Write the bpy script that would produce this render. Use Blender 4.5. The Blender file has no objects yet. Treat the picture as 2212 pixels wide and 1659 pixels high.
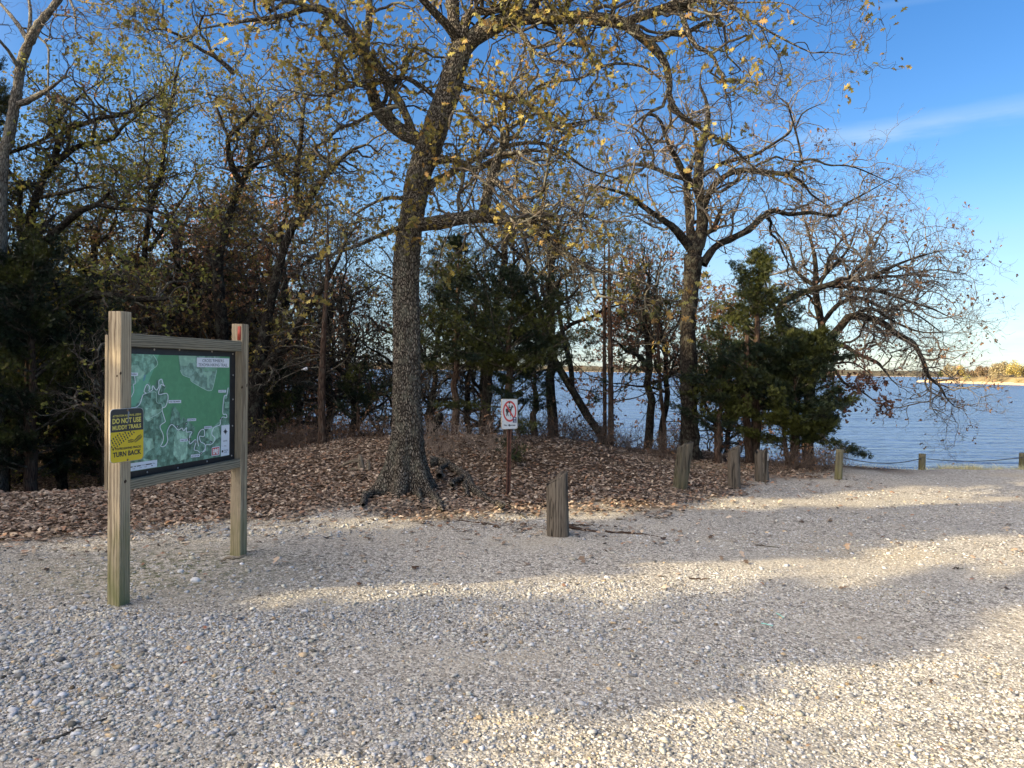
import bpy, bmesh, math, random
import numpy as np
from mathutils import Vector, Matrix
C = bpy.context.scene
COL = C.collection
R = np.random.RandomState(11)
rad = math.radians

# ------------------------------------------------------------------ camera
CAMZ = 1.6
F = 1659.0                      # focal length in photo display pixels (2212 wide)
PITCH, ROLL = rad(1.06), rad(0.87)
cam_d = bpy.data.cameras.new('camera'); cam_d.lens = 27.0; cam_d.sensor_width = 36.0
cam_d.clip_start = 0.05; cam_d.clip_end = 9000
cam = bpy.data.objects.new('camera', cam_d); COL.objects.link(cam)
CM = Matrix.Rotation(rad(90) - PITCH, 4, 'X') @ Matrix.Rotation(ROLL, 4, 'Z')
cam.matrix_world = Matrix.Translation((0, 0, CAMZ)) @ CM
C.camera = cam
CR = np.array(CM.to_3x3())

# ------------------------------------------------------------------ sun, sky, exposure
SUN_EL, SUN_AZ = rad(23), math.atan2(-0.94, -0.34)     # towards the sun: x=sin(az), y=cos(az)
sd = bpy.data.lights.new('sun', 'SUN'); sd.energy = 4.2; sd.angle = rad(0.53); sd.color = (1.0, 0.82, 0.53)
sun = bpy.data.objects.new('sun', sd); COL.objects.link(sun)
SV = Vector((math.sin(SUN_AZ) * math.cos(SUN_EL), math.cos(SUN_AZ) * math.cos(SUN_EL), math.sin(SUN_EL)))
sun.rotation_euler = SV.to_track_quat('Z', 'Y').to_euler()
sun.location = SV * 60
C.view_settings.view_transform = 'Standard'; C.view_settings.look = 'None'
C.view_settings.gamma = 1.0; C.view_settings.use_curve_mapping = False
C.view_settings.exposure = 1.25
C.cycles.max_bounces = 6; C.cycles.transparent_max_bounces = 8
try: C.cycles.use_denoising = True
except Exception: pass

W = bpy.data.worlds.new('World'); C.world = W; W.use_nodes = True
def build_world():
    nt = W.node_tree; N = nt.nodes; L = nt.links
    bg = N['Background']; bg.inputs['Strength'].default_value = 0.15
    sky = N.new('ShaderNodeTexSky'); sky.sky_type = 'NISHITA'; sky.sun_disc = False
    sky.sun_elevation = SUN_EL; sky.sun_rotation = SUN_AZ % (2 * math.pi)
    sky.air_density = 1.0; sky.dust_density = 0.35; sky.ozone_density = 2.2; sky.altitude = 100
    hs = N.new('ShaderNodeHueSaturation'); hs.inputs['Saturation'].default_value = 1.32; hs.inputs['Hue'].default_value = 0.508
    hs.inputs['Value'].default_value = 0.60
    L.new(sky.outputs[0], hs.inputs['Color'])
    tc = N.new('ShaderNodeTexCoord'); sep = N.new('ShaderNodeSeparateXYZ'); L.new(tc.outputs['Generated'], sep.inputs[0])
    def M(op, a, b=None, c=None, clamp=False):
        n = N.new('ShaderNodeMath'); n.operation = op; n.use_clamp = clamp
        for i, x in enumerate((a, b, c)):
            if x is None: continue
            if isinstance(x, (int, float)): n.inputs[i].default_value = x
            else: L.new(x, n.inputs[i])
        return n.outputs[0]
    def mr(x, a, b, c=0.0, d=1.0):
        n = N.new('ShaderNodeMapRange'); n.interpolation_type = 'SMOOTHSTEP'
        L.new(x, n.inputs[0]); n.inputs[1].default_value = a; n.inputs[2].default_value = b
        n.inputs[3].default_value = c; n.inputs[4].default_value = d; return n.outputs[0]
    X, Y, Z = sep.outputs
    az = M('ARCTAN2', X, Y)
    # stretched wisps
    mp = N.new('ShaderNodeCombineXYZ'); L.new(M('MULTIPLY', az, 5.0), mp.inputs[0]); L.new(M('MULTIPLY', Z, 30.0), mp.inputs[1])
    nz = N.new('ShaderNodeTexNoise'); nz.inputs['Scale'].default_value = 1.0; nz.inputs['Detail'].default_value = 7; nz.inputs['Roughness'].default_value = 0.6
    L.new(mp.outputs[0], nz.inputs['Vector'])
    n1 = nz.outputs[0]
    line = M('ADD', M('MULTIPLY', az, 0.03), 0.262)
    d1 = M('ABSOLUTE', M('SUBTRACT', M('ADD', Z, M('MULTIPLY', M('SUBTRACT', n1, 0.5), 0.035)), line))
    w1 = M('MULTIPLY', mr(d1, 0.0, 0.017, 1.0, 0.0), M('MULTIPLY', mr(az, 0.28, 0.40), mr(az, 0.5, 0.8, 1.0, 0.15)))
    w1 = M('MULTIPLY', w1, mr(n1, 0.35, 0.7, 0.35, 0.9))
    line2 = M('ADD', M('MULTIPLY', az, -0.02), 0.405)
    d2 = M('ABSOLUTE', M('SUBTRACT', Z, line2))
    w2 = M('MULTIPLY', mr(d2, 0.0, 0.006, 0.14, 0.0), mr(az, 0.25, 0.45))
    hz = M('MULTIPLY', mr(Z, 0.06, 0.24, 1.0, 0.0), mr(n1, 0.3, 0.75, 0.55, 0.95))
    left = M('MULTIPLY', mr(Z, 0.1, 0.4, 1.0, 0.0), mr(az, -0.7, 0.35, 0.15, 0.0))
    m = M('MAXIMUM', M('MAXIMUM', w1, w2), M('MAXIMUM', hz, left), clamp=True)
    m = M('MULTIPLY', m, mr(Z, -0.05, 0.0, 0.0, 1.0))
    mx = N.new('ShaderNodeMix'); mx.data_type = 'RGBA'
    L.new(M('MULTIPLY', m, 0.75), mx.inputs[0]); L.new(hs.outputs[0], mx.inputs[6])
    mx.inputs[7].default_value = (1.55, 2.15, 2.9, 1)
    # warm glow added to the sky round the sun, lifting the ambient fill
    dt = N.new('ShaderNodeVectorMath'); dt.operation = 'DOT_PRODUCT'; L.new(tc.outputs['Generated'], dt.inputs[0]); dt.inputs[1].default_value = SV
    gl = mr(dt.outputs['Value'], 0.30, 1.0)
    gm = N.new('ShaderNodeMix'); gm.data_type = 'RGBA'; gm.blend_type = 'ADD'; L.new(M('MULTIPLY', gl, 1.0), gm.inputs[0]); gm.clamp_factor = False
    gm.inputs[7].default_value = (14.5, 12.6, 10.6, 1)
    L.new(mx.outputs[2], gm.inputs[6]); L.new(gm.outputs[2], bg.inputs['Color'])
build_world()

# ------------------------------------------------------------------ photo pixel -> ray / point
def ray(u, v):
    u = np.asarray(u, float); v = np.asarray(v, float)
    d = np.stack([(u - 1106) / F, -(v - 829.5) / F, -np.ones_like(u)], -1)
    return d @ CR.T
def P(u, v, d):
    r = ray(u, v); d = np.asarray(d, float)
    return np.array([0, 0, CAMZ]) + r * (d / r[..., 1])[..., None]
def zt(rx, ry, s, pts):
    """zoomed-crop coordinates -> display coordinates (width column scaled too)"""
    o = []
    for p in pts:
        q = [(rx + p[0] / s) / 1.8228, (ry + p[1] / s) / 1.8228]
        if len(p) > 2: q.append(p[2] / s / 1.8228)
        o.append(tuple(q))
    return o

# ------------------------------------------------------------------ terrain
def ss(t):
    t = np.clip(t, 0, 1); return t * t * (3 - 2 * t)
def vnoise(x, y, seed=0):
    xi = np.floor(x).astype(np.int64); yi = np.floor(y).astype(np.int64)
    fx = x - xi; fy = y - yi; fx = fx * fx * (3 - 2 * fx); fy = fy * fy * (3 - 2 * fy)
    def h(a, b):
        n = (a * 374761393 + b * 668265263 + seed * 974711) & 0x7fffffff
        n = ((n ^ (n >> 13)) * 1274126177) & 0x7fffffff
        return ((n ^ (n >> 16)) & 0xffff) / 65535.0
    return (h(xi, yi) * (1 - fx) + h(xi + 1, yi) * fx) * (1 - fy) + (h(xi, yi + 1) * (1 - fx) + h(xi + 1, yi + 1) * fx) * fy
def fbm(x, y, seed=0, o=4):
    a = 0; s = 0
    for i in range(o):
        a = a + vnoise(x * 2 ** i, y * 2 ** i, seed + i) * 0.5 ** i; s += 0.5 ** i
    return a / s
WATER = -1.2
EX = [-30, -8, -4.28, -3.7, -2.85, -1.3, 0.2, 1.6, 2.7, 4.0, 5.4, 8.6, 14, 30]
EY = [4.2, 5.6, 6.43, 7.1, 7.8, 8.4, 7.9, 8.6, 9.9, 11.4, 12.4, 13.3, 14, 16]
def edge(x): return np.interp(x, EX, EY)
def H(x, y):
    x = np.asarray(x, float); y = np.asarray(y, float)
    A = np.interp(x, [-5, -4.3, -3.6, -3, -2, -0.6, 0.8, 1.5, 2.3, 3.2], [0.0, .06, .18, .30, .38, .42, .42, .30, .10, 0])
    sg = np.where(y < 13, 2.6, 3.0)
    h = A * np.exp(-((y - 13) / sg) ** 2)
    h = h - 0.85 * ss((-x - 3.6 - 0.12 * (y - 9)) / 3.5) * ss((y - (9.2 + 0.18 * (x + 4))) / 4)
    h = h + 0.6 * ss((y - 16) / 14) * ss((-x - 4) / 6)
    az = -x / np.maximum(y, 0.5)
    ys = np.interp(x, [-4, 0, 3, 4, 5.5, 9, 14], [15.5, 15.3, 15.4, 15.0, 13.2, 12.9, 13.5]) + 90 * ss((az - 0.27) / 0.2) + np.where(y < 2, 50, 0)
    h = h - 2.6 * ss((y - ys) / 6.5)
    h = h + (fbm(x * 0.7, y * 0.7, 3, 3) - 0.5) * 0.08
    h = h + (fbm(x * 3, y * 3, 5, 2) - 0.5) * 0.03 * ss((y - edge(x) + .5) / 1)
    return h
def GH(u, v):
    """where the ray through a photo pixel meets the terrain"""
    r = ray(u, v); t = np.arange(2.5, 120, 0.03)
    p = np.array([0, 0, CAMZ]) + r[None, :] * (t / r[1])[:, None]
    below = p[:, 2] < H(p[:, 0], p[:, 1])
    i = int(np.argmax(below)) if below.any() else len(t) - 1
    return p[i]
def littermask(x, y):
    n = (fbm(x * 1.1, y * 1.1, 21, 4) - 0.5) * 2.2
    return ss((y - edge(x) + n * 1.0 + 0.3) / 1.3)

# ------------------------------------------------------------------ mesh + object helpers
ORG = {}
def mesh_np(name, V, faces, mat=None, attrs=None, smooth=False, mats=None):
    """faces: list of int arrays (n,k). attrs: {name: (N,3|4) float}"""
    me = bpy.data.meshes.new(name)
    V = np.asarray(V, np.float32); faces = [np.asarray(f, np.int32) for f in faces if len(f)]
    me.vertices.add(len(V)); me.vertices.foreach_set('co', V.ravel())
    nl = sum(f.size for f in faces); npoly = sum(len(f) for f in faces)
    me.loops.add(nl); me.loops.foreach_set('vertex_index', np.concatenate([f.ravel() for f in faces]))
    me.polygons.add(npoly)
    tot = np.concatenate([np.full(len(f), f.shape[1], np.int32) for f in faces])
    st = np.concatenate([[0], np.cumsum(tot)[:-1]]).astype(np.int32)
    me.polygons.foreach_set('loop_start', st); me.polygons.foreach_set('loop_total', tot)
    if smooth: me.polygons.foreach_set('use_smooth', np.ones(npoly, bool))
    me.update(calc_edges=True)
    if attrs:
        for k, a in attrs.items():
            a = np.asarray(a, np.float32)
            if a.shape[1] == 3 and k.startswith('v_'):
                at = me.attributes.new(k, 'FLOAT_VECTOR', 'POINT'); at.data.foreach_set('vector', a.ravel())
            else:
                if a.shape[1] == 3: a = np.concatenate([a, np.ones((len(a), 1), np.float32)], 1)
                at = me.attributes.new(k, 'FLOAT_COLOR', 'POINT'); at.data.foreach_set('color', a.ravel())
    if mat: me.materials.append(mat)
    return me
def link(name, me, parent=None):
    o = bpy.data.objects.new(name, me); COL.objects.link(o)
    if parent is not None: o.parent = parent
    return o
def tag(o, label=None, cat=None, group=None, kind=None):
    if label: o['label'] = label
    if cat: o['category'] = cat
    if group: o['group'] = group
    if kind: o['kind'] = kind
    return o
def thing(name, label, cat, loc, group=None, rz=0):
    o = bpy.data.objects.new(name, None); COL.objects.link(o); o.empty_display_size = 0.2
    o.location = [float(c) for c in loc]; o.rotation_euler = (0, 0, rz)
    tag(o, label, cat, group); ORG[o.name] = np.array([float(c) for c in loc])
    return o
def origin_of(o):
    while o is not None:
        if o.name in ORG: return ORG[o.name]
        o = o.parent
    return np.zeros(3)
def part(name, V, faces, mat, parent=None, attrs=None, smooth=False, label=None):
    """a mesh part given in world coordinates, stored relative to its thing's base"""
    V = np.asarray(V, float) - origin_of(parent)
    o = link(name, mesh_np(name, V, faces, mat, attrs, smooth), parent)
    if label: o['label'] = label
    return o
def single(name, V, faces, mat, label, cat, base, group=None, attrs=None, smooth=False):
    """a thing that is one mesh, with its origin at its base"""
    base = np.asarray(base, float)
    o = link(name, mesh_np(name, np.asarray(V, float) - base, faces, mat, attrs, smooth))
    o.location = [float(c) for c in base]; tag(o, label, cat, group)
    return o
def copy_tree(o, loc=None, rz=None, sc=None):
    c = o.copy(); COL.objects.link(c)
    for ch in list(o.children):
        d = ch.copy(); COL.objects.link(d); d.parent = c
        for g in list(ch.children):
            e = g.copy(); COL.objects.link(e); e.parent = d
    if loc is not None: c.location = [float(k) for k in loc]
    if rz is not None: c.rotation_euler = (0, 0, rz)
    if sc is not None: c.scale = (sc, sc, sc) if np.isscalar(sc) else sc
    return c

# ------------------------------------------------------------------ materials
def newmat(name, rough=0.9, spec=0.2):
    m = bpy.data.materials.new(name); m.use_nodes = True
    b = m.node_tree.nodes['Principled BSDF']; b.inputs['Roughness'].default_value = rough
    b.inputs['Specular IOR Level'].default_value = spec
    return m, m.node_tree.nodes, m.node_tree.links, b
def ramp(N, L, src, stops):
    r = N.new('ShaderNodeValToRGB'); el = r.color_ramp.elements
    while len(el) < len(stops): el.new(0.5)
    for e, (p, c) in zip(el, stops): e.position = p; e.color = (*c, 1) if len(c) == 3 else c
    L.new(src, r.inputs[0]); return r.outputs[0]
def mixc(N, L, f, a, b, mode='MIX'):
    m = N.new('ShaderNodeMix'); m.data_type = 'RGBA'; m.blend_type = mode
    for i, x in ((0, f), (6, a), (7, b)):
        if isinstance(x, (int, float)): m.inputs[i].default_value = x
        elif isinstance(x, tuple): m.inputs[i].default_value = (*x, 1)
        else: L.new(x, m.inputs[i])
    return m.outputs[2]
def noise(N, L, vec, scale, detail=4, rough=0.55):
    n = N.new('ShaderNodeTexNoise'); n.inputs['Scale'].default_value = scale; n.inputs['Detail'].default_value = detail
    n.inputs['Roughness'].default_value = rough
    if vec is not None: L.new(vec, n.inputs['Vector'])
    return n.outputs[0]
def voro(N, L, vec, scale, feat='F1', rnd=1.0):
    n = N.new('ShaderNodeTexVoronoi'); n.feature = feat; n.inputs['Scale'].default_value = scale
    n.inputs['Randomness'].default_value = rnd
    if vec is not None: L.new(vec, n.inputs['Vector'])
    return n
def objvec(N, L, scale=(1, 1, 1), kind='Object', attr=None):
    if attr:
        t = N.new('ShaderNodeAttribute'); t.attribute_name = attr; out = t.outputs['Vector']
    else:
        t = N.new('ShaderNodeTexCoord'); out = t.outputs[kind]
    mp = N.new('ShaderNodeMapping'); mp.inputs['Scale'].default_value = scale; L.new(out, mp.inputs['Vector'])
    return mp.outputs[0]
def bump(N, L, b, h, strength=0.5, dist=0.01, normal=None):
    n = N.new('ShaderNodeBump'); n.inputs['Strength'].default_value = strength; n.inputs['Distance'].default_value = dist
    L.new(h, n.inputs['Height'])
    if normal is not None: L.new(normal, n.inputs['Normal'])
    if b is not None: L.new(n.outputs[0], b.inputs['Normal'])
    return n.outputs[0]
def math2(N, L, op, a, b=0.0, clamp=False):
    n = N.new('ShaderNodeMath'); n.operation = op; n.use_clamp = clamp
    for i, x in enumerate((a, b)):
        if isinstance(x, (int, float)): n.inputs[i].default_value = x
        else: L.new(x, n.inputs[i])
    return n.outputs[0]

def mat_bark(name, dark, light, lichen, plate=38.0, lich_amt=0.5, bd=0.012, stretch=0.35):
    m, N, L, b = newmat(name, 0.95, 0.1)
    v = objvec(N, L, (1, 1, stretch), attr='v_bark')
    wob = noise(N, L, v, plate * 0.35, 3)
    vv = N.new('ShaderNodeVectorMath'); vv.operation = 'MULTIPLY_ADD'
    nc = N.new('ShaderNodeTexNoise'); nc.inputs['Scale'].default_value = plate * 0.4; L.new(v, nc.inputs['Vector'])
    L.new(nc.outputs['Color'], vv.inputs[0]); vv.inputs[1].default_value = (0.03, 0.03, 0.03); L.new(v, vv.inputs[2])
    vo = voro(N, L, vv.outputs[0], plate, 'DISTANCE_TO_EDGE')
    vc = voro(N, L, vv.outputs[0], plate)
    crack = ramp(N, L, vo.outputs['Distance'], [(0.0, (0, 0, 0)), (0.22, (1, 1, 1))])
    cell = N.new('ShaderNodeSeparateColor'); L.new(vc.outputs['Color'], cell.inputs[0])
    base = mixc(N, L, cell.outputs[0], tuple(light), tuple(c * 0.6 for c in light))
    col = mixc(N, L, crack, tuple(dark), base)
    v2 = objvec(N, L, (1, 1, 0.8), attr='v_bark')
    ln = ramp(N, L, noise(N, L, v2, 9.0, 5, 0.65), [(0.50, (0, 0, 0)), (0.60, (lich_amt,) * 3)])
    col = mixc(N, L, ln, col, tuple(lichen))
    L.new(col, b.inputs['Base Color'])
    fine = noise(N, L, v2, 90, 3)
    hh = math2(N, L, 'ADD', crack, math2(N, L, 'MULTIPLY', fine, 0.5))
    bump(N, L, b, hh, 0.9, bd)
    return m
def mat_leaf(name, trans=0.35):
    m, N, L, b = newmat(name, 0.6, 0.25)
    a = N.new('ShaderNodeAttribute'); a.attribute_name = 'col'
    L.new(a.outputs['Color'], b.inputs['Base Color'])
    t = N.new('ShaderNodeBsdfTranslucent'); L.new(a.outputs['Color'], t.inputs['Color'])
    mx = N.new('ShaderNodeMixShader'); mx.inputs[0].default_value = trans
    L.new(b.outputs[0], mx.inputs[1]); L.new(t.outputs[0], mx.inputs[2])
    L.new(mx.outputs[0], N['Material Output'].inputs['Surface'])
    return m
def mat_plain(name, col, rough=0.8, spec=0.2, var=0.15, scale=20, bmp=0.0, bscale=60, metal=0.0):
    m, N, L, b = newmat(name, rough, spec); b.inputs['Metallic'].default_value = metal
    v = objvec(N, L)
    n = noise(N, L, v, scale, 5, 0.6)
    L.new(ramp(N, L, n, [(0.3, tuple(c * (1 - var) for c in col)), (0.7, tuple(min(1, c * (1 + var)) for c in col))]), b.inputs['Base Color'])
    if bmp: bump(N, L, b, noise(N, L, v, bscale, 4), bmp, 0.005)
    return m
def mat_wood(name, dark, light, algae=None, az=(0.1, 0.9), grain=45.0, crack=0.0, zs=0.06):
    """weathered timber: grain runs along the v_grain z axis"""
    m, N, L, b = newmat(name, 0.85, 0.15)
    v = objvec(N, L, (1, 1, zs), attr='v_grain')
    big = noise(N, L, v, 7, 3, 0.5)
    w = N.new('ShaderNodeTexWave'); w.wave_type = 'RINGS'; w.rings_direction = 'Z'
    w.inputs['Scale'].default_value = grain * 0.55; w.inputs['Distortion'].default_value = 5.5
    w.inputs['Detail'].default_value = 3; w.inputs['Detail Scale'].default_value = 1.2; L.new(v, w.inputs['Vector'])
    fine = noise(N, L, v, grain * 3, 4, 0.65)
    g = math2(N, L, 'ADD', math2(N, L, 'MULTIPLY', w.outputs['Fac'], 0.45), math2(N, L, 'MULTIPLY', fine, 0.75))
    col = ramp(N, L, g, [(0.28, tuple(dark)), (0.62, tuple(light)), (0.95, tuple(min(1, c * 1.2) for c in light))])
    col = mixc(N, L, ramp(N, L, big, [(0.35, (0, 0, 0)), (0.75, (0.5,) * 3)]), col, tuple(c * 0.55 for c in dark))
    if crack:
        cn = noise(N, L, v, grain * 0.7, 3, 0.5)
        ck = ramp(N, L, cn, [(0.36, (1, 1, 1)), (0.43, (0, 0, 0))])
        col = mixc(N, L, math2(N, L, 'MULTIPLY', ck, crack), col, (0.012, 0.010, 0.008))
        g = math2(N, L, 'SUBTRACT', g, math2(N, L, 'MULTIPLY', ck, 1.2))
    if algae:
        s = N.new('ShaderNodeSeparateXYZ'); tcn = N.new('ShaderNodeTexCoord'); L.new(tcn.outputs['Object'], s.inputs[0])
        n2 = noise(N, L, objvec(N, L, (1, 1, .35)), 9, 4, 0.6)
        q = math2(N, L, 'ADD', s.outputs[2], math2(N, L, 'MULTIPLY', math2(N, L, 'SUBTRACT', n2, 0.5), 1.6))
        mr = N.new('ShaderNodeMapRange'); mr.inputs[1].default_value = az[0]; mr.inputs[2].default_value = az[1]
        mr.inputs[3].default_value = 0.8; mr.inputs[4].default_value = 0.0; L.new(q, mr.inputs[0])
        col = mixc(N, L, mr.outputs[0], col, tuple(algae))
    L.new(col, b.inputs['Base Color'])
    bump(N, L, b, g, 0.5, 0.004)
    return m

# ------------------------------------------------------------------ batched tubes
def tubes(plist, sides, capstub=False):
    """plist: list of (pts(n,3), rad(n)), all with the same n. returns V, quads, bark"""
    Pn = np.stack([p for p, r in plist]); Rn = np.stack([r for p, r in plist])
    B, n, _ = Pn.shape
    T = np.empty_like(Pn); T[:, 1:-1] = Pn[:, 2:] - Pn[:, :-2]; T[:, 0] = Pn[:, 1] - Pn[:, 0]; T[:, -1] = Pn[:, -1] - Pn[:, -2]
    T /= np.linalg.norm(T, axis=2, keepdims=True) + 1e-9
    m = T.mean(1); ax = np.argmin(np.abs(m), axis=1)
    ref = np.zeros((B, 3)); ref[np.arange(B), ax] = 1
    X = np.cross(T, ref[:, None, :]); X /= np.linalg.norm(X, axis=2, keepdims=True) + 1e-9
    Yv = np.cross(T, X)
    a = np.arange(sides) * 2 * math.pi / sides
    ca, sa = np.cos(a), np.sin(a)
    V = Pn[:, :, None, :] + Rn[:, :, None, None] * (X[:, :, None, :] * ca[None, None, :, None] + Yv[:, :, None, :] * sa[None, None, :, None])
    seg = np.linalg.norm(np.diff(Pn, axis=1), axis=2); s = np.concatenate([np.zeros((B, 1)), np.cumsum(seg, 1)], 1)
    off = R.rand(B, 1, 1) * 7
    bark = np.empty((B, n, sides, 3))
    rm = np.maximum(Rn, 0.01)[:, :, None]
    bark[..., 0] = rm * ca + off; bark[..., 1] = rm * sa + off; bark[..., 2] = s[:, :, None] + off * 3
    idx = np.arange(B * n * sides).reshape(B, n, sides)
    q = np.stack([idx[:, :-1, :], np.roll(idx, -1, 2)[:, :-1, :], np.roll(idx, -1, 2)[:, 1:, :], idx[:, 1:, :]], -1).reshape(-1, 4)
    return V.reshape(-1, 3), q, bark.reshape(-1, 3)
def tube_mesh(tl, sides_of):
    """tl: list of (pts, rad); grouped by point count and side count"""
    g = {}
    for p, r in tl: g.setdefault((len(p), sides_of(float(r[0]))), []).append((p, r))
    Vs, Qs, Bs, o = [], [], [], 0
    for (n, s), l in g.items():
        V, q, bk = tubes(l, s); Vs.append(V); Qs.append(q + o); Bs.append(bk); o += len(V)
    return np.concatenate(Vs), [np.concatenate(Qs)], np.concatenate(Bs)
def catmull(pts, n):
    pts = np.asarray(pts, float)
    if len(pts) == 2: return pts[0] + (pts[1] - pts[0]) * np.linspace(0, 1, n)[:, None]
    p = np.concatenate([[2 * pts[0] - pts[1]], pts, [2 * pts[-1] - pts[-2]]])
    t = np.linspace(0, len(pts) - 1 - 1e-6, n); i = t.astype(int); f = (t - i)[:, None]
    a, b_, c, d = p[i], p[i + 1], p[i + 2], p[i + 3]
    return 0.5 * (2 * b_ + (c - a) * f + (2 * a - 5 * b_ + 4 * c - d) * f ** 2 + (3 * b_ - a - 3 * c + d) * f ** 3)
def unit(v): return v / (np.linalg.norm(v, axis=-1, keepdims=True) + 1e-9)

# ------------------------------------------------------------------ boxes with rounded edges
def rbox(c, ex, ey, ez, hx, hy, hz, bev=0.004, segs=(1, 1, 8), wob=0.0):
    """oriented box; returns V, faces, grain coords (z along ez)"""
    bm = bmesh.new(); bmesh.ops.create_cube(bm, size=2.0)
    for v in bm.verts: v.co = Vector((v.co.x * hx, v.co.y * hy, v.co.z * hz))
    if bev: bmesh.ops.bevel(bm, geom=bm.edges[:], offset=bev, segments=2, affect='EDGES', profile=0.6)
    bmesh.ops.triangulate(bm, faces=[f for f in bm.faces if len(f.verts) > 4])
    if segs[2] > 1:
        for k in range(1, segs[2]):
            zc = -hz + 2 * hz * k / segs[2]
            bmesh.ops.bisect_plane(bm, geom=bm.verts[:] + bm.edges[:] + bm.faces[:], plane_co=(0, 0, zc), plane_no=(0, 0, 1))
    bm.verts.ensure_lookup_table()
    Lc = np.array([v.co[:] for v in bm.verts])
    if wob: Lc[:, :2] += wob * (np.stack([vnoise(Lc[:, 2] * 9 + 3, Lc[:, 0] * 30, 7), vnoise(Lc[:, 2] * 9 + 9, Lc[:, 1] * 30, 8)], 1) - 0.5)
    tri = [[v.index for v in f.verts] for f in bm.faces if len(f.verts) == 3]
    quad = [[v.index for v in f.verts] for f in bm.faces if len(f.verts) == 4]
    bm.free()
    M3 = np.stack([ex, ey, ez]); V = np.asarray(c) + Lc @ M3
    off = R.rand(3) * np.array([0.2, 0.2, 9])
    return V, [np.array(quad), np.array(tri).reshape(-1, 3)], Lc + off
def merge(items):
    """items: list of (V, faces, extra|None)"""
    Vs, Es, fd, o = [], [], {}, 0
    for V, fs, e in items:
        Vs.append(V); Es.append(e if e is not None else np.zeros((len(V), 3)))
        for f in fs:
            if len(f): fd.setdefault(f.shape[1], []).append(f + o)
        o += len(V)
    return np.concatenate(Vs), [np.concatenate(v) for v in fd.values()], np.concatenate(Es)

# ================================================================== GROUND
def mat_ground():
    m, N, L, b = newmat('ground_surface', 0.95, 0.1)
    v = objvec(N, L)
    # stones of several sizes
    v1 = voro(N, L, v, 42); v2 = voro(N, L, v, 95); e1 = voro(N, L, v, 42, 'DISTANCE_TO_EDGE')
    s1 = N.new('ShaderNodeSeparateColor'); L.new(v1.outputs['Color'], s1.inputs[0])
    s2 = N.new('ShaderNodeSeparateColor'); L.new(v2.outputs['Color'], s2.inputs[0])
    c1 = ramp(N, L, s1.outputs[0], [(0.0, (.11, .10, .085)), (0.25, (.27, .245, .205)), (0.65, (.46, .425, .36)), (1.0, (.66, .62, .54))])
    c2 = ramp(N, L, s2.outputs[1], [(0.0, (.10, .09, .08)), (0.18, (.22, .20, .17)), (0.5, (.37, .345, .29)), (1.0, (.60, .565, .48))])
    edgef = ramp(N, L, e1.outputs['Distance'], [(0.0, (0.25,) * 3), (0.12, (1,) * 3)])
    stone = mixc(N, L, math2(N, L, 'GREATER_THAN', s1.outputs[1], 0.5), c2, mixc(N, L, 1.0, c1, edgef, 'MULTIPLY'))
    dustn = noise(N, L, v, 1.1, 6, 0.62)
    st = objvec(N, L, (0.28, 1.0, 1))
    tr = noise(N, L, st, 0.9, 4, 0.5)
    dcol = ramp(N, L, noise(N, L, v, 0.45, 4, 0.6), [(0.30, (.35, .32, .26)), (0.50, (.38, .345, .27)), (0.66, (.42, .335, .20))])
    dcol = mixc(N, L, 0.55, dcol, c2)
    dm = ramp(N, L, math2(N, L, 'ADD', math2(N, L, 'MULTIPLY', dustn, 0.5), math2(N, L, 'MULTIPLY', tr, 0.5)), [(0.45, (0.08,) * 3), (0.60, (0.85,) * 3)])
    col = mixc(N, L, dm, stone, dcol)
    # moss near the map board, dark leaf bits
    a = N.new('ShaderNodeAttribute'); a.attribute_name = 'mask'
    sa = N.new('ShaderNodeSeparateColor'); L.new(a.outputs['Color'], sa.inputs[0])
    litn = ramp(N, L, noise(N, L, v, 26, 5, 0.7), [(0.3, (.035, .025, .018)), (0.5, (.10, .068, .045)), (0.7, (.19, .13, .085))])
    mossn = ramp(N, L, noise(N, L, v, 14, 5, 0.7), [(0.45, (0, 0, 0)), (0.62, (1, 1, 1))])
    col = mixc(N, L, math2(N, L, 'MULTIPLY', sa.outputs[1], mossn), col, (.06, .075, .025))
    col = mixc(N, L, sa.outputs[0], col, litn)
    sandc = ramp(N, L, noise(N, L, v, 3, 4), [(0.3, (.34, .27, .16)), (0.7, (.46, .37, .22))])
    col = mixc(N, L, sa.outputs[2], col, sandc)
    L.new(col, b.inputs['Base Color'])
    h = math2(N, L, 'ADD', ramp(N, L, v1.outputs['Distance'], [(0.0, (1,) * 3), (0.8, (0,) * 3)]), math2(N, L, 'MULTIPLY', v2.outputs['Distance'], -0.6))
    bump(N, L, b, h, 0.55, 0.012)
    return m
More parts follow.
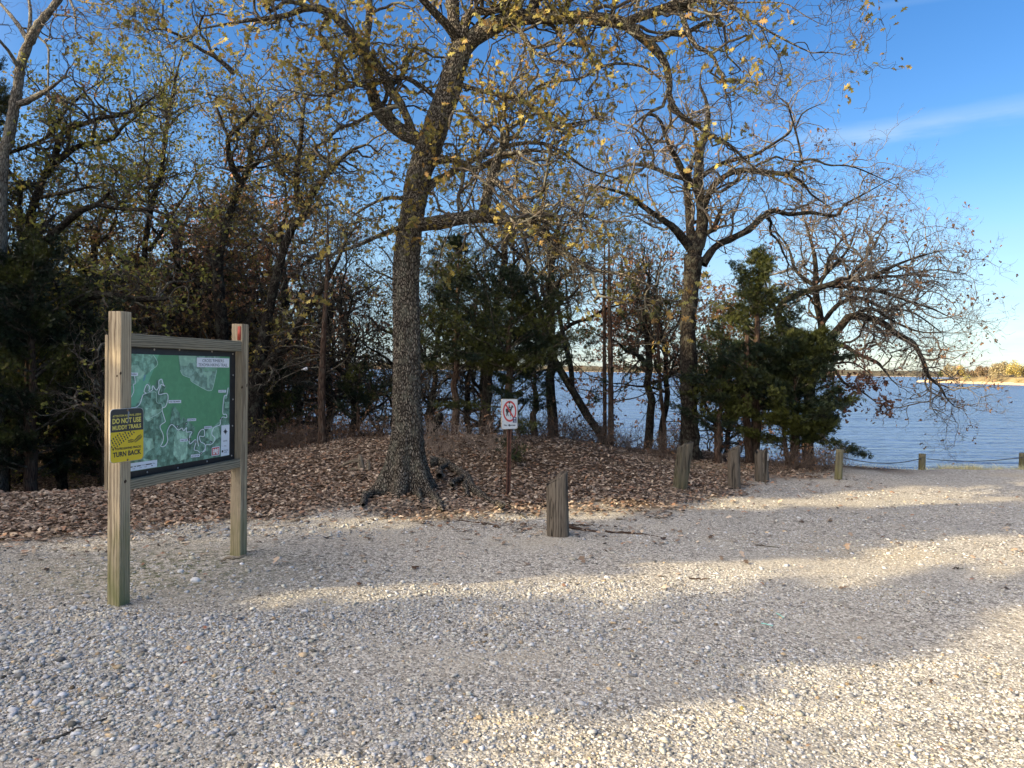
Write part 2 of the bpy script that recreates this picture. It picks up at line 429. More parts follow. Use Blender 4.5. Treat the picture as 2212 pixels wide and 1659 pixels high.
def build_ground():
    def axis(lo, hi, c0, c1, fine, far):
        a = list(np.arange(c0, c1, fine)); s = fine; x = c1
        while x < hi: a.append(x); s = min(s * 1.13, far); x += s
        a.append(hi); s = fine; x = c0; b_ = []
        while x > lo: s = min(s * 1.13, far); x -= s; b_.append(x)
        return np.array(sorted(b_) + a)
    xs = axis(-150, 150, -7.5, 9.5, 0.09, 6); ys = axis(-60, 160, 2.4, 16, 0.09, 6)
    X, Y = np.meshgrid(xs, ys, indexing='ij')
    Z = H(X, Y)
    V = np.stack([X, Y, Z], -1).reshape(-1, 3)
    nx, ny = len(xs), len(ys); idx = np.arange(nx * ny).reshape(nx, ny)
    q = np.stack([idx[:-1, :-1], idx[1:, :-1], idx[1:, 1:], idx[:-1, 1:]], -1).reshape(-1, 4)
    lm = littermask(V[:, 0], V[:, 1])
    moss = np.exp(-(((V[:, 0] + 2.75) / 1.0) ** 2 + ((V[:, 1] - 6.0) / 0.8) ** 2)) * 1.0
    sand = ss((V[:, 2] < WATER + 0.25).astype(float)) * 0.8 + 0.9 * np.exp(-(((V[:, 0] - 2.9) / 1.4) ** 2 + ((V[:, 1] - 13.3) / .5) ** 2))
    o = link('ground', mesh_np('ground', V, [q], mat_ground(), {'mask': np.stack([lm, moss, np.clip(sand, 0, 1)], 1)}, smooth=True))
    tag(o, kind='structure')
build_ground()

# ---- loose stones on the lot
def ico():
    bm = bmesh.new(); bmesh.ops.create_icosphere(bm, subdivisions=1, radius=1.0)
    V = np.array([v.co[:] for v in bm.verts]); Fc = np.array([[v.index for v in f.verts] for f in bm.faces]); bm.free(); return V, Fc
def frustum_pts(n, y0, y1, lo=-0.72, hi=0.74, pw=1.0):
    y = y0 + (y1 - y0) * R.rand(n) ** pw; x = y * (lo + (hi - lo) * R.rand(n)); return x, y
def rotm(a):
    """random yaw + small tilt matrices"""
    n = len(a); c, s = np.cos(a), np.sin(a); M3 = np.zeros((n, 3, 3)); M3[:, 0, 0] = c; M3[:, 0, 1] = -s; M3[:, 1, 0] = s; M3[:, 1, 1] = c; M3[:, 2, 2] = 1; return M3
def quatm(n, tilt):
    """rotation matrices: tilt about a random horizontal axis after random yaw"""
    a = R.rand(n) * 6.283; t = tilt * R.randn(n); ph = R.rand(n) * 6.283
    ax = np.stack([np.cos(ph), np.sin(ph), np.zeros(n)], 1); K = np.zeros((n, 3, 3))
    K[:, 0, 2] = ax[:, 1]; K[:, 1, 2] = -ax[:, 0]; K[:, 2, 0] = -ax[:, 1]; K[:, 2, 1] = ax[:, 0]
    I = np.eye(3)[None]; Rt = I + np.sin(t)[:, None, None] * K + (1 - np.cos(t))[:, None, None] * (K @ K)
    return Rt @ rotm(a)
def mat_stone():
    m, N, L, b = newmat('loose_stone', 0.9, 0.15)
    a = N.new('ShaderNodeAttribute'); a.attribute_name = 'col'
    n = noise(N, L, objvec(N, L), 120, 3)
    L.new(mixc(N, L, 1.0, a.outputs['Color'], ramp(N, L, n, [(0.3, (.75,) * 3), (0.7, (1.05,) * 3)]), 'MULTIPLY'), b.inputs['Base Color'])
    return m
M_STONE = mat_stone()
def stonecol(n):
    g = np.clip(0.46 + 0.11 * R.randn(n), 0.10, 0.74); g[R.rand(n) < 0.13] *= 0.38
    t = np.clip(R.randn(n) * 0.5 + 0.5, 0, 1.4)[:, None]
    c = g[:, None] * (1 + t * np.array([[0.02, -0.02, -0.17]]))
    r = R.rand(n) < 0.05; c[r] = g[r][:, None] * np.array([[1.05, .80, .50]]); return c
def build_stones():
    V0, F0 = ico(); items = []
    x1, y1 = frustum_pts(125000, 2.9, 6.2, pw=0.8); x2, y2 = frustum_pts(60000, 6.2, 11.5, pw=0.9)
    x = np.r_[x1, x2]; y = np.r_[y1, y2]
    s = np.clip(np.exp(R.randn(len(x)) * 0.50) * 0.0050, 0.0026, 0.022)
    s = s * np.interp(x, [-3, 0, 4], [1.22, 1.0, .82]) * np.where(y > 6.2, 1.3, 1)
    n = fbm(x * 0.55, y * 1.5, 31, 4); keep = R.rand(len(x)) < np.clip(0.08 + 3.8 * (n - 0.42), 0.10, 1) * np.interp(x / y, [-.5, .1, .6], [1, .75, .6])
    keep &= R.rand(len(x)) > littermask(x, y) ** 1.6 * 0.96
    keep &= y < edge(x) + 1.2
    x, y, s = x[keep], y[keep], s[keep]; n = len(x)
    sc = np.stack([s * (0.8 + .6 * R.rand(n)), s * (.7 + .4 * R.rand(n)), s * (.32 + .28 * R.rand(n))], 1)
    loc = V0[None] * (1 + 0.62 * (R.rand(n, 12, 1) - 0.5)) * sc[:, None, :]
    Mx = quatm(n, 0.25); loc = np.einsum('nij,nkj->nki', Mx, loc)
    V = loc + np.stack([x, y, H(x, y) + sc[:, 2] * 0.45], 1)[:, None, :]
    Fc = F0[None] + (np.arange(n) * 12)[:, None, None]
    o = link('gravel_stones', mesh_np('gravel_stones', V.reshape(-1, 3), [Fc.reshape(-1, 3)], M_STONE, {'col': np.repeat(stonecol(n), 12, 0)}))
    tag(o, 'loose pale limestone gravel strewn over the parking lot', 'gravel', kind='stuff')
build_stones()

# ---- oak leaf shapes
def leaf_template(detail=True):
    if detail:
        ys = [0, .12, .26, .36, .44, .58, .70, .80, .92, 1.0]
        ws = [.015, .04, .27, .10, .13, .42, .12, .14, .24, .0]
        up = [0, 0, .10, 0, 0, .10, 0, 0, .04, 0]
    else:
        ys = [0, .3, .42, .65, 1.0]; ws = [.02, .26, .1, .36, 0.0]; up = [0, .05, 0, .06, 0]
    V, Fc = [], []
    n = len(ys)
    for i in range(n):
        V += [(0, ys[i], 0), (-ws[i], ys[i] + up[i], 0), (ws[i], ys[i] + up[i], 0)]
    for i in range(n - 1):
        a, b_ = 3 * i, 3 * i + 3
        Fc += [(a, b_, b_ + 1), (a, b_ + 1, a + 1), (a, a + 2, b_ + 2), (a, b_ + 2, b_)]
    V = np.array(V, float); V[:, 2] = -0.35 * np.abs(V[:, 0]) + 0.18 * np.sin(V[:, 1] * 3.1)
    Fc = [f for f in Fc if len(set(map(tuple, V[list(f)].round(6)))) == 3]
    return V, np.array(Fc)
def leaves_mesh(pos, size, Rm, cols, detail=True):
    V0, F0 = leaf_template(detail); n = len(pos); k = len(V0)
    curl = (R.rand(n, 1) * 2.2 - 0.6)
    loc = np.repeat(V0[None], n, 0); loc[:, :, 2] *= curl; loc[:, :, 0] *= (0.75 + .5 * R.rand(n, 1)); loc *= size[:, None, None]
    V = np.einsum('nij,nkj->nki', Rm, loc) + pos[:, None, :]
    Fc = F0[None] + (np.arange(n) * k)[:, None, None]
    return V.reshape(-1, 3), [Fc.reshape(-1, 3)], np.repeat(cols, k, 0)
def pal(n, cols, w, jit=0.25):
    c = np.array(cols)[R.choice(len(cols), n, p=np.array(w) / sum(w))]
    return np.clip(c * (1 + jit * R.randn(n, 1)), 0.004, 0.9)
M_LITTER = mat_leaf('fallen_leaves', 0.1)
LIT_PAL = ([(.25, .18, .125), (.17, .12, .082), (.36, .27, .19), (.46, .37, .27), (.28, .16, .095), (.085, .06, .042)], [3, 2.4, 3, 1.8, 1.4, 1.8])
def build_litter():
    x1, y1 = frustum_pts(42000, 5.5, 10.5, pw=0.7); x2, y2 = frustum_pts(44000, 10.5, 16.5, lo=-0.75, hi=0.5)
    x3, y3 = frustum_pts(7000, 14.5, 26, lo=-0.75, hi=-0.3)
    x = np.r_[x1, x2, x3]; y = np.r_[y1, y2, y3]
    keep = (R.rand(len(x)) < littermask(x, y) ** .8 + 0.008 + .05 * ss((y - edge(x) + 2.2) / 2)) & (H(x, y) > WATER + 0.3)
    keep &= ~((x > 5.3) & (y > 11.5) & (R.rand(len(x)) < 0.9))
    x, y = x[keep], y[keep]; n = len(x)
    sz = 0.040 + 0.042 * R.rand(n)
    o = link('leaf_litter', mesh_np('leaf_litter', *(lambda r: (r[0], r[1], M_LITTER, {'col': r[2]}))(leaves_mesh(
        np.stack([x, y, H(x, y) + 0.008 + 0.018 * R.rand(n)], 1), sz, quatm(n, 0.32), pal(n, *LIT_PAL), False))))
    tag(o, 'brown fallen oak leaves carpeting the mound and wood floor', 'leaf litter', kind='stuff')
build_litter()

# ================================================================== WATER AND FAR SHORE
def build_water():
    m, N, L, b = newmat('lake_water', 0.22, 0.5)
    b.inputs['Base Color'].default_value = (.045, .085, .19, 1); b.inputs['IOR'].default_value = 1.33
    b.inputs['Specular IOR Level'].default_value = 0.5
    v = objvec(N, L, (0.55, 1.0, 1))
    w1 = noise(N, L, v, 2.4, 4, 0.55)
    w2 = noise(N, L, objvec(N, L, (0.3, 1, 1)), 0.7, 3, 0.5)
    w3 = noise(N, L, objvec(N, L, (0.5, 1, 1)), 0.10, 2, 0.5)
    h = math2(N, L, 'ADD', math2(N, L, 'MULTIPLY', w1, 0.5), math2(N, L, 'MULTIPLY', w2, 1.2))
    h = math2(N, L, 'ADD', h, math2(N, L, 'MULTIPLY', w3, 2.0))
    bump(N, L, b, h, 1.0, 1.3)
    V = [(-2500, 8, WATER), (3000, 8, WATER), (3000, 4200, WATER), (-2500, 4200, WATER)]
    o = link('lake_water', mesh_np('lake_water', V, [np.array([[0, 1, 2, 3]])], m)); tag(o, kind='structure')
build_water()
# ================================================================== FAR SHORE
def build_far():
    m, N, L, b = newmat('far_woods', 0.95, 0.05)
    v = objvec(N, L, (1, 1, 6))
    n = noise(N, L, v, 0.05, 6, 0.7)
    s = N.new('ShaderNodeSeparateXYZ'); tcn = N.new('ShaderNodeTexCoord'); L.new(tcn.outputs['Object'], s.inputs[0])
    wood = ramp(N, L, n, [(0.35, (.055, .060, .035)), (0.5, (.10, .085, .055)), (0.65, (.17, .13, .08))])
    L.new(mixc(N, L, math2(N, L, 'LESS_THAN', s.outputs[2], -0.1), wood, (.42, .33, .24)), b.inputs['Base Color'])
    xs = np.linspace(-2400, 2900, 700); prof = [(-40, -1.9), (-18, -1.0), (0, 0.1), (8, 4.0), (60, 7.0), (160, 11), (300, 18), (500, 20), (520, -3)]
    V = []
    for dy, z in prof:
        hn = fbm(xs * 0.006, xs * 0 + 3, 41, 4) * 0.7 + 0.55; tn = (fbm(xs * 0.09, xs * 0 + dy * .03, 43, 3) - 0.5) * 5
        yy = 2150 + 180 * np.sin(xs * 0.0011 + 1) - 0.10 * np.abs(xs) + dy + 40 * fbm(xs * .01, xs * 0, 4, 3)
        zz = np.where(z > 3, z * hn + tn * (1 if z < 19 else 1.3), z)
        V.append(np.stack([xs, yy, zz + 0 * xs], 1))
    k = len(prof); n_ = len(xs); V = np.array(V).reshape(-1, 3); idx = np.arange(k * n_).reshape(k, n_)
    q = np.stack([idx[:-1, :-1], idx[:-1, 1:], idx[1:, 1:], idx[1:, :-1]], -1).reshape(-1, 4)
    tag(link('far_hills', mesh_np('far_hills', V, [q], m)), kind='structure')
    # wooded point on the right
    m2, N, L, b = newmat('point_ground', 0.95, 0.05)
    tcn = N.new('ShaderNodeTexCoord'); s = N.new('ShaderNodeSeparateXYZ'); L.new(tcn.outputs['Object'], s.inputs[0])
    g = ramp(N, L, noise(N, L, objvec(N, L), 0.12, 5, 0.65), [(0.35, (.13, .10, .05)), (0.55, (.24, .18, .09)), (0.7, (.33, .25, .13))])
    hh = math2(N, L, 'ADD', s.outputs[2], math2(N, L, 'MULTIPLY', noise(N, L, objvec(N, L), 0.2, 3), 1.2))
    L.new(mixc(N, L, math2(N, L, 'LESS_THAN', hh, 0.25), g, (.62, .44, .26)), b.inputs['Base Color'])
    a = P(1988, 812.6, 352)[:2]; c = P(2330, 816, 240)[:2]; t = np.linspace(0, 1, 60)
    V = []
    prof = [(-6, -1.8), (0, -1.25), (3.5, -0.9), (7, -0.1), (9, 1.2), (25, 1.9), (70, 2.6), (130, 3.2), (170, 2.4), (180, -2.5)]
    nrm = np.array([(c - a)[1], -(c - a)[0]]); nrm = -nrm / np.linalg.norm(nrm)
    for dn, z in prof:
        w = np.clip(t / 0.25, 0.02, 1) ** .6
        base = a[None] + (c - a)[None] * t[:, None] + nrm[None] * (dn * w)[:, None] + nrm[None] * (5 * (fbm(t * 9, t * 0, 51, 3) - .5))[:, None]
        zz = np.where(z > -0.5, -0.6 + (z + 0.6) * w * (0.8 + .5 * fbm(t * 14, t * 0 + dn, 53, 3)), z)
        V.append(np.concatenate([base, zz[:, None]], 1))
    k = len(prof); n_ = 60; V = np.array(V).reshape(-1, 3); idx = np.arange(k * n_).reshape(k, n_)
    q = np.stack([idx[:-1, :-1], idx[1:, :-1], idx[1:, 1:], idx[:-1, 1:]], -1).reshape(-1, 4)
    tag(link('wooded_point', mesh_np('wooded_point', V, [q], m2)), kind='structure')
build_far()
M_FARLEAF = mat_leaf('far_foliage', 0.25)
M_FARBARK = mat_plain('far_bark', (.12, .10, .08))
def far_tree(name, label, cat, u, vtop, vbot, d, wpx, cols, n=900, flat=1.0):
    top = P(u, vtop, d); bot = P(u, vbot, d); w = wpx / F * d / 2; hgt = top[2] - bot[2]
    base = bot.copy(); hgt *= 1.12; t = thing(name, label, cat, base, 'trees on the far point' if 'tree' in name else None)
    # trunk and a few limbs
    tl = [(catmull([base + [0, 0, -0.6], base + [0.1 * w, 0, hgt * .35], base + [0, 0, hgt * .8]], 6), np.linspace(.035 * hgt, .01 * hgt, 6))]
    for i in range(6):
        a = R.rand() * 6.28; s = base + [0, 0, hgt * (.25 + .3 * R.rand())]
        tl.append((catmull([s, s + [np.cos(a) * w * .4, np.sin(a) * w * .4, hgt * .18], s + [np.cos(a) * w * .75, np.sin(a) * w * .75, hgt * .3]], 5), np.linspace(.015 * hgt, .004 * hgt, 5)))
    V, q, bk = tube_mesh(tl, lambda r: 5); part('trunk', V, q, M_FARBARK, t)
    cl = 16; cc = R.randn(cl, 3); cc = unit(cc) * (0.35 + .4 * R.rand(cl, 1)); cr = .28 + .25 * R.rand(cl)
    i = R.randint(0, cl, n); p = cc[i] + unit(R.randn(n, 3)) * (cr[i] * R.rand(n) ** .4)[:, None]
    p = p[p[:, 2] > -0.85]; n = len(p)
    pos = base + np.array([0, 0, hgt * .58]) + p * np.array([w, w, hgt * .46])
    s = 0.065 * hgt * (0.6 + .8 * R.rand(n))
    shade = np.array(cols)[R.randint(0, len(cols), n)] * (1 + .25 * R.randn(n, 1))
    V, Fc, col = leaves_mesh(pos, s, np.linalg.qr(R.randn(n, 3, 3))[0], np.clip(shade, .01, 1), False)
    part('crown', V, Fc, M_FARLEAF, t, {'col': col})
def zf(x, y): return ((3400 + x / 2.0095) / 1.8228, (1350 + y / 2.0095) / 1.8228)
YEL = [(.42, .33, .10), (.50, .38, .12), (.30, .27, .10)]; BRN = [(.24, .17, .10), (.18, .13, .08), (.28, .21, .13)]
GRN = [(.26, .27, .08), (.36, .34, .10), (.20, .21, .07)]; PALE = [(.38, .32, .17), (.32, .26, .15), (.27, .22, .12)]
for (x, yt, yb, w, d, cols, lab) in [
    (682, 175, 300, 105, 335, PALE, 'pale yellow-green round tree nearest the tip of the far sandy point'),
    (760, 182, 292, 85, 345, YEL, 'golden tree beside the pale one near the tip of the far point'),
    (612, 215, 285, 42, 340, [(.05, .07, .03), (.08, .09, .04)], 'small dark evergreen tree at the very tip of the far point'),
    (860, 205, 300, 130, 350, BRN, 'wide brown tree behind the green bush on the far point'),
    (945, 182, 295, 110, 345, BRN, 'bare brown rounded tree in the middle of the far point'),
    (1060, 168, 300, 120, 320, PALE, 'pale brown tree left of the two tallest yellow trees on the point'),
    (1115, 155, 292, 110, 315, PALE, 'tallest pale yellow tree on the far point'),
    (1190, 165, 290, 130, 300, YEL, 'large yellow-green tree at the right end of the far point'),
    (1265, 200, 290, 70, 300, BRN, 'brown tree cut by the right edge of the photo on the far point'),
    (1320, 175, 292, 120, 300, YEL, 'yellow tree beyond the right end of the far shore view'),
    (1035, 240, 305, 85, 300, PALE, 'low dull brown tree in front of the tallest trees on the point')]:
    u, vt = zf(x, yt); vb = zf(x, yb)[1]; far_tree('far_tree', lab, 'tree', u, vt, vb, d, w / 2.0095 / 1.8228 * 1.1, cols, 1500)
for (x, yt, yb, w, d, cols, lab) in [
    (822, 255, 315, 85, 325, GRN, 'green-yellow bush above the beach of the far point'),
    (1225, 285, 328, 75, 285, YEL, 'yellow bush low on the bank near the right edge of the photo'),
    (1062, 290, 312, 45, 295, GRN, 'small green bush on the open bank of the far point'),
    (735, 262, 312, 60, 328, BRN, 'brown bush beside the eroded bank of the far point'),
    (905, 284, 302, 22, 320, [(.16, .06, .05), (.12, .05, .05)], 'small dark reddish bush on the open bank of the far point')]:
    u, vt = zf(x, yt); vb = zf(x, yb)[1]; far_tree('far_bush', lab, 'bush', u, vt, vb, d, w / 2.0095 / 1.8228, cols, 500)
def build_point_scrub():
    n = 5200; t = R.rand(n); a = P(2005, 812.6, 350)[:2]; c = P(2330, 816, 240)[:2]
    nrm = np.array([(c - a)[1], -(c - a)[0]]); nrm = -nrm / np.linalg.norm(nrm)
    xy = a + (c - a) * t[:, None] + nrm * (60 + 75 * R.rand(n, 1)) * np.clip(t / .3, .15, 1)[:, None]
    hgt = 8.5 * fbm(t * 16, t * 0, 61, 3) * np.clip(t / .12, .3, 1) + 1.2
    z = 1.4 + hgt * R.rand(n)
    V, Fc, col = leaves_mesh(np.c_[xy, z], 0.5 + .4 * R.rand(n), np.linalg.qr(R.randn(n, 3, 3))[0], pal(n, [(.22, .15, .08), (.32, .23, .11), (.14, .11, .06)], [3, 2, 2]), False)
    tag(link('point_scrub', mesh_np('point_scrub', V, Fc, M_FARLEAF, {'col': col})), 'brown scrubby wood covering the back of the far point', 'scrub', kind='stuff')
build_point_scrub()

# ================================================================== FLAT ARTWORK ON SIGNS
_gc = {}
def glyphs(s, off=0.0):
    if (s, off) in _gc: return _gc[(s, off)]
    cu = bpy.data.curves.new('lettering', 'FONT'); cu.body = s; cu.offset = off; cu.resolution_u = 3
    o = bpy.data.objects.new('lettering', cu); COL.objects.link(o)
    dg = bpy.context.evaluated_depsgraph_get(); ev = o.evaluated_get(dg); me = ev.to_mesh()
    V = np.array([v.co[:2] for v in me.vertices]); me.calc_loop_triangles()
    T = np.array([t.vertices[:] for t in me.loop_triangles])
    ev.to_mesh_clear(); bpy.data.objects.remove(o); bpy.data.curves.remove(cu)
    V = (V - V.min(0)) / (V.max(0) - V.min(0)); _gc[(s, off)] = (V, T); return V, T
def mat_print(name, rough=0.35, spec=0.4):
    m, N, L, b = newmat(name, rough, spec)
    a = N.new('ShaderNodeAttribute'); a.attribute_name = 'col'
    v = objvec(N, L); n1 = noise(N, L, v, 22, 6, 0.65); n2 = voro(N, L, v, 28)
    sc = N.new('ShaderNodeSeparateColor'); L.new(n2.outputs['Color'], sc.inputs[0])
    mot = ramp(N, L, math2(N, L, 'ADD', math2(N, L, 'MULTIPLY', n1, 0.8), math2(N, L, 'MULTIPLY', sc.outputs[0], 0.2)), [(0.36, (.50, .55, .50)), (0.5, (1, 1, 1)), (0.64, (1.9, 1.75, 1.8))])
    L.new(mixc(N, L, a.outputs['Alpha'], mixc(N, L, 1.0, a.outputs['Color'], mot, 'MULTIPLY'), a.outputs['Color']), b.inputs['Base Color'])
    return m
class Art:
    """flat printed shapes on a plane; every shape one layer further out"""
    def __init__(s, tr, p0, n): s.tr = tr; s.p0 = np.asarray(p0, float); s.n = unit(np.asarray(n, float)); s.items = []; s.cols = []
    def w(s, pts, lay):
        q = s.tr(pts); q = np.array([c[:2] for c in q]); r = ray(q[:, 0], q[:, 1]); c0 = np.array([0, 0, CAMZ]); p0 = s.p0 + s.n * lay
        t = ((p0 - c0) @ s.n) / (r @ s.n); return c0 + r * t[:, None]
    def poly(s, pts, col, lay, mot=0.0):
        V = s.w(pts, lay); s.items.append((V, [np.arange(len(V))[None]], None)); s.cols.append(np.tile([*col, 1 - mot], (len(V), 1)))
    def line(s, pts, wd, col, lay):
        p = catmull(pts, max(12, len(pts) * 4)); t = unit(np.gradient(p, axis=0)); nn = np.stack([-t[:, 1], t[:, 0]], 1) * wd / 2
        V = s.w(np.concatenate([p + nn, p - nn]), lay); k = len(p); i = np.arange(k - 1)
        s.items.append((V, [np.stack([i, i + 1, i + 1 + k, i + k], 1)], None)); s.cols.append(np.tile([*col, 1], (len(V), 1)))
    def text(s, t, bl, br, tr_, tl, col, lay, off=0.0):
        V, T = glyphs(t, off); bl, br, tr_, tl = map(np.array, (bl, br, tr_, tl)); x, y = V[:, :1], V[:, 1:]
        p = bl * (1 - x) * (1 - y) + br * x * (1 - y) + tr_ * x * y + tl * (1 - x) * y
        s.items.append((s.w(p, lay), [T], None)); s.cols.append(np.tile([*col, 1], (len(V), 1)))
    def build(s, name, mat, parent, label=None):
        V, Fc, _ = merge(s.items)
        return part(name, V, Fc, mat, parent, {'col': np.concatenate(s.cols)}, label=label)

# ================================================================== MAP BOARD
cL = GH(258, 1312); cR = GH(519, 1203); cL[2] = H(cL[0], cL[1]); cR[2] = H(cR[0], cR[1])
E1 = unit((cR - cL) * np.array([1, 1, 0])); NF = np.array([E1[1], -E1[0], 0.0]); UP = np.array([0, 0, 1.0])
M_WOOD = mat_wood('weathered_timber', (.17, .125, .08), (.42, .34, .225), (.13, .15, .045), (-0.25, 0.55))
M_RAIL = mat_wood('rail_timber', (.10, .095, .07), (.27, .235, .165), (.12, .13, .045), (-2.2, -1.3))
M_BLACK = mat_plain('black_board', (.018, .019, .022), 0.5, 0.4, 0.3)
M_PRINT = mat_print('map_print'); M_SIGNP = mat_print('sign_print', 0.4, 0.5)
M_METAL = mat_plain('bolt_metal', (.42, .41, .38), 0.45, 0.5, 0.2, metal=0.6)
M_REDP = mat_plain('faded_red_plaque', (.36, .07, .045), 0.6, 0.3, 0.3, 30)
kiosk = thing('map_board', 'large wooden two-post trail map board standing in the gravel', 'map board', (cL[0], cL[1], 0))
HW = 0.049
def plane_z(u, v, p0, n):
    r = ray(u, v); t = ((p0 - np.array([0, 0, CAMZ])) @ n) / (r @ n); return np.array([0, 0, CAMZ]) + r * t
def add_post(corner, vtop, u, name='post'):
    c = corner + E1 * HW - NF * HW; zt_ = plane_z(u, vtop, corner, NF)[2]
    z0 = -0.25; V, Fc, g = rbox((c[0], c[1], (zt_ + z0) / 2), E1, NF, UP, HW, HW, (zt_ - z0) / 2, 0.005, (1, 1, 24), 0.004)
    part(name, V, Fc, M_WOOD, kiosk, {'v_grain': g}, smooth=False); return c, zt_
c1, zt1 = add_post(cL, 672, 262); c2, zt2 = add_post(cR, 700, 527)
span = np.linalg.norm((cR - cL)[:2]); 
z1 = lambda pts: zt(400, 1180, 2.305, pts)
def rail(x, ytop, ybot, name='rail'):
    (u, v), = z1([(x, ytop)]); (u2, v2), = z1([(x, ybot)])
    a = plane_z(u, v, cL, NF)[2]; b_ = plane_z(u2, v2, cL, NF)[2]; s0, s1 = 2 * HW - 0.003, span + 0.002
    c = cL + E1 * (s0 + s1) / 2 - NF * 0.026; c[2] = (a + b_) / 2
    V, Fc, g = rbox(c, NF, UP, E1, 0.020, (a - b_) / 2, (s1 - s0) / 2, 0.004, (1, 1, 14), 0.003)
    part(name, V, Fc, M_RAIL, kiosk, {'v_grain': g}); return a, b_
ra = rail(700, 338, 446); rb = rail(700, 1552, 1640)
# backing plank behind the near post, board behind the rails
zb0 = plane_z(243, 1063, cL, NF)[2]; zb1 = plane_z(243, 722, cL, NF)[2]
c = cL + E1 * (span / 2 + .05) - NF * (2 * HW + 0.011); c[2] = (zb0 + zb1) / 2
V, Fc, g = rbox(c, NF, E1, UP, 0.011, span / 2 + 0.055, (zb1 - zb0) / 2, 0.003, (1, 1, 6)); part('backing_panel', V, Fc, M_WOOD, kiosk, {'v_grain': g})
PB = cL - NF * 0.060                       # front plane of the map board
(ub, vb), = z1([(700, 1590)]); zb_lo = rb[0] - 0.03; zb_hi = ra[1] + 0.03
c = PB + E1 * (2 * HW + span) / 2 - NF * 0.012; c[2] = (zb_lo + zb_hi) / 2
V, Fc, g = rbox(c, NF, E1, UP, 0.010, (span - 2 * HW) / 2 + 0.002, (zb_hi - zb_lo) / 2, 0.002, (1, 1, 1)); part('board', V, Fc, M_BLACK, kiosk)

A = Art(z1, PB, NF)
G0 = (.10, .30, .145); G1 = (.16, .44, .27); LND = (.13, .26, .185); PALEL = (.30, .50, .36); WHT = (.78, .84, .86)
A.poly([(245, 494), (1163, 518), (1155, 1412), (238, 1566)], G0, 0.002, .12)
# shallow lighter water and lands
A.poly([(250, 490), (520, 500), (470, 640), (420, 760), (330, 960), (255, 975)], G1, 0.0030, .1)
A.poly([(250, 490), (470, 500), (505, 560), (490, 600), (450, 640), (430, 660), (345, 735), (300, 770), (255, 790)], (.17, .34, .24), 0.0040, .9)
A.poly([(255, 600), (330, 590), (360, 640), (400, 660), (350, 720), (300, 700), (255, 690)], PALEL, 0.0045, .4)
A.poly([(250, 985), (300, 975), (345, 905), (385, 850), (400, 790), (430, 745), (455, 790), (490, 770), (500, 730), (545, 722), (575, 770), (588, 800), (560, 840), (600, 880), (590, 960), (545, 1000), (570, 1100), (540, 1130), (530, 1190), (560, 1270), (540, 1330), (480, 1420), (500, 1520), (245, 1565)], LND, 0.0040, 1)
A.poly([(545, 1330), (600, 1290), (590, 1200), (620, 1120), (640, 980), (665, 968), (710, 1030), (720, 1100), (740, 1062), (800, 1110), (848, 1160), (845, 1200), (800, 1280), (860, 1270), (880, 1190), (930, 1160), (1010, 1150), (1080, 1100), (1130, 1050), (1100, 1030), (1115, 880), (1150, 790), (1162, 800), (1156, 1412), (500, 1522), (480, 1420)], LND, 0.0040, 1)
A.poly([(697, 506), (1072, 516), (1045, 640), (1010, 800), (985, 828), (940, 815), (820, 745), (805, 712), (740, 685), (714, 640)], (.20, .34, .26), 0.0040, .8)
A.poly([(700, 508), (860, 512), (850, 570), (800, 575), (780, 600), (715, 600)], PALEL, 0.0046, .3)
A.poly([(920, 655), (1002, 655), (1000, 680), (975, 690), (978, 800), (960, 800), (955, 690), (930, 680)], PALEL, 0.0048, .3)
A.poly([(950, 590), (1040, 590), (1035, 650), (920, 650)], (.22, .42, .28), 0.0046, .3)
for pg in ([(400, 980), (470, 990), (468, 1080), (420, 1110), (385, 1060)], [(690, 1190), (780, 1200), (778, 1440), (700, 1470), (650, 1400), (660, 1250)], [(380, 1250), (460, 1260), (480, 1340), (420, 1380), (370, 1440)],
           [(380, 1440), (440, 1450), (450, 1500), (380, 1530)], [(1120, 930), (1160, 925), (1158, 980), (1118, 985)], [(980, 1160), (1060, 1150), (1080, 1240), (1010, 1290), (960, 1260), (950, 1200)], [(470, 1000), (540, 990), (520, 1060), (470, 1060)]):
    A.poly(pg, PALEL, 0.0046, .6)
for ln, w in (([(300, 690), (305, 760), (288, 770), (292, 830), (268, 885)], 6), ([(268, 980), (315, 975), (350, 940), (375, 865), (405, 850), (385, 830), (410, 770), (435, 790), (430, 830), (460, 820), (465, 780), (495, 820), (520, 790), (520, 740), (545, 722), (560, 770), (575, 785), (540, 770), (530, 800), (520, 860), (590, 850), (603, 900), (580, 970), (548, 990), (575, 1090), (575, 1110), (530, 1150), (560, 1230), (555, 1290), (537, 1328), (570, 1330), (600, 1280), (595, 1200), (635, 1132), (690, 1180), (705, 1180), (730, 1165), (745, 1190), (772, 1160), (770, 1200), (820, 1200), (800, 1240), (800, 1310), (850, 1270), (855, 1300), (840, 1360), (870, 1370), (905, 1390), (940, 1350), (935, 1310), (900, 1290), (890, 1240), (930, 1240), (930, 1180), (895, 1190), (870, 1250), (880, 1330)], 6.5),
                 ([(905, 1385), (940, 1370), (945, 1320), (1000, 1310), (1030, 1260), (1000, 1220), (1020, 1160), (1075, 1135), (1078, 1090), (1100, 1065), (1135, 1070), (1130, 1040), (1100, 1030), (1112, 880), (1135, 870), (1148, 800)], 6.5),
                 ([(400, 850), (490, 840), (500, 930), (545, 945), (545, 1010), (470, 1060), (400, 1090)], 4), ([(714, 640), (740, 685), (805, 712), (820, 745), (940, 815), (985, 826), (1010, 800), (1045, 640)], 4), ([(440, 655), (450, 640), (500, 600), (505, 560), (470, 500)], 4)):
    A.line(ln, w, WHT if w > 5 else (.55, .75, .65), 0.0055)
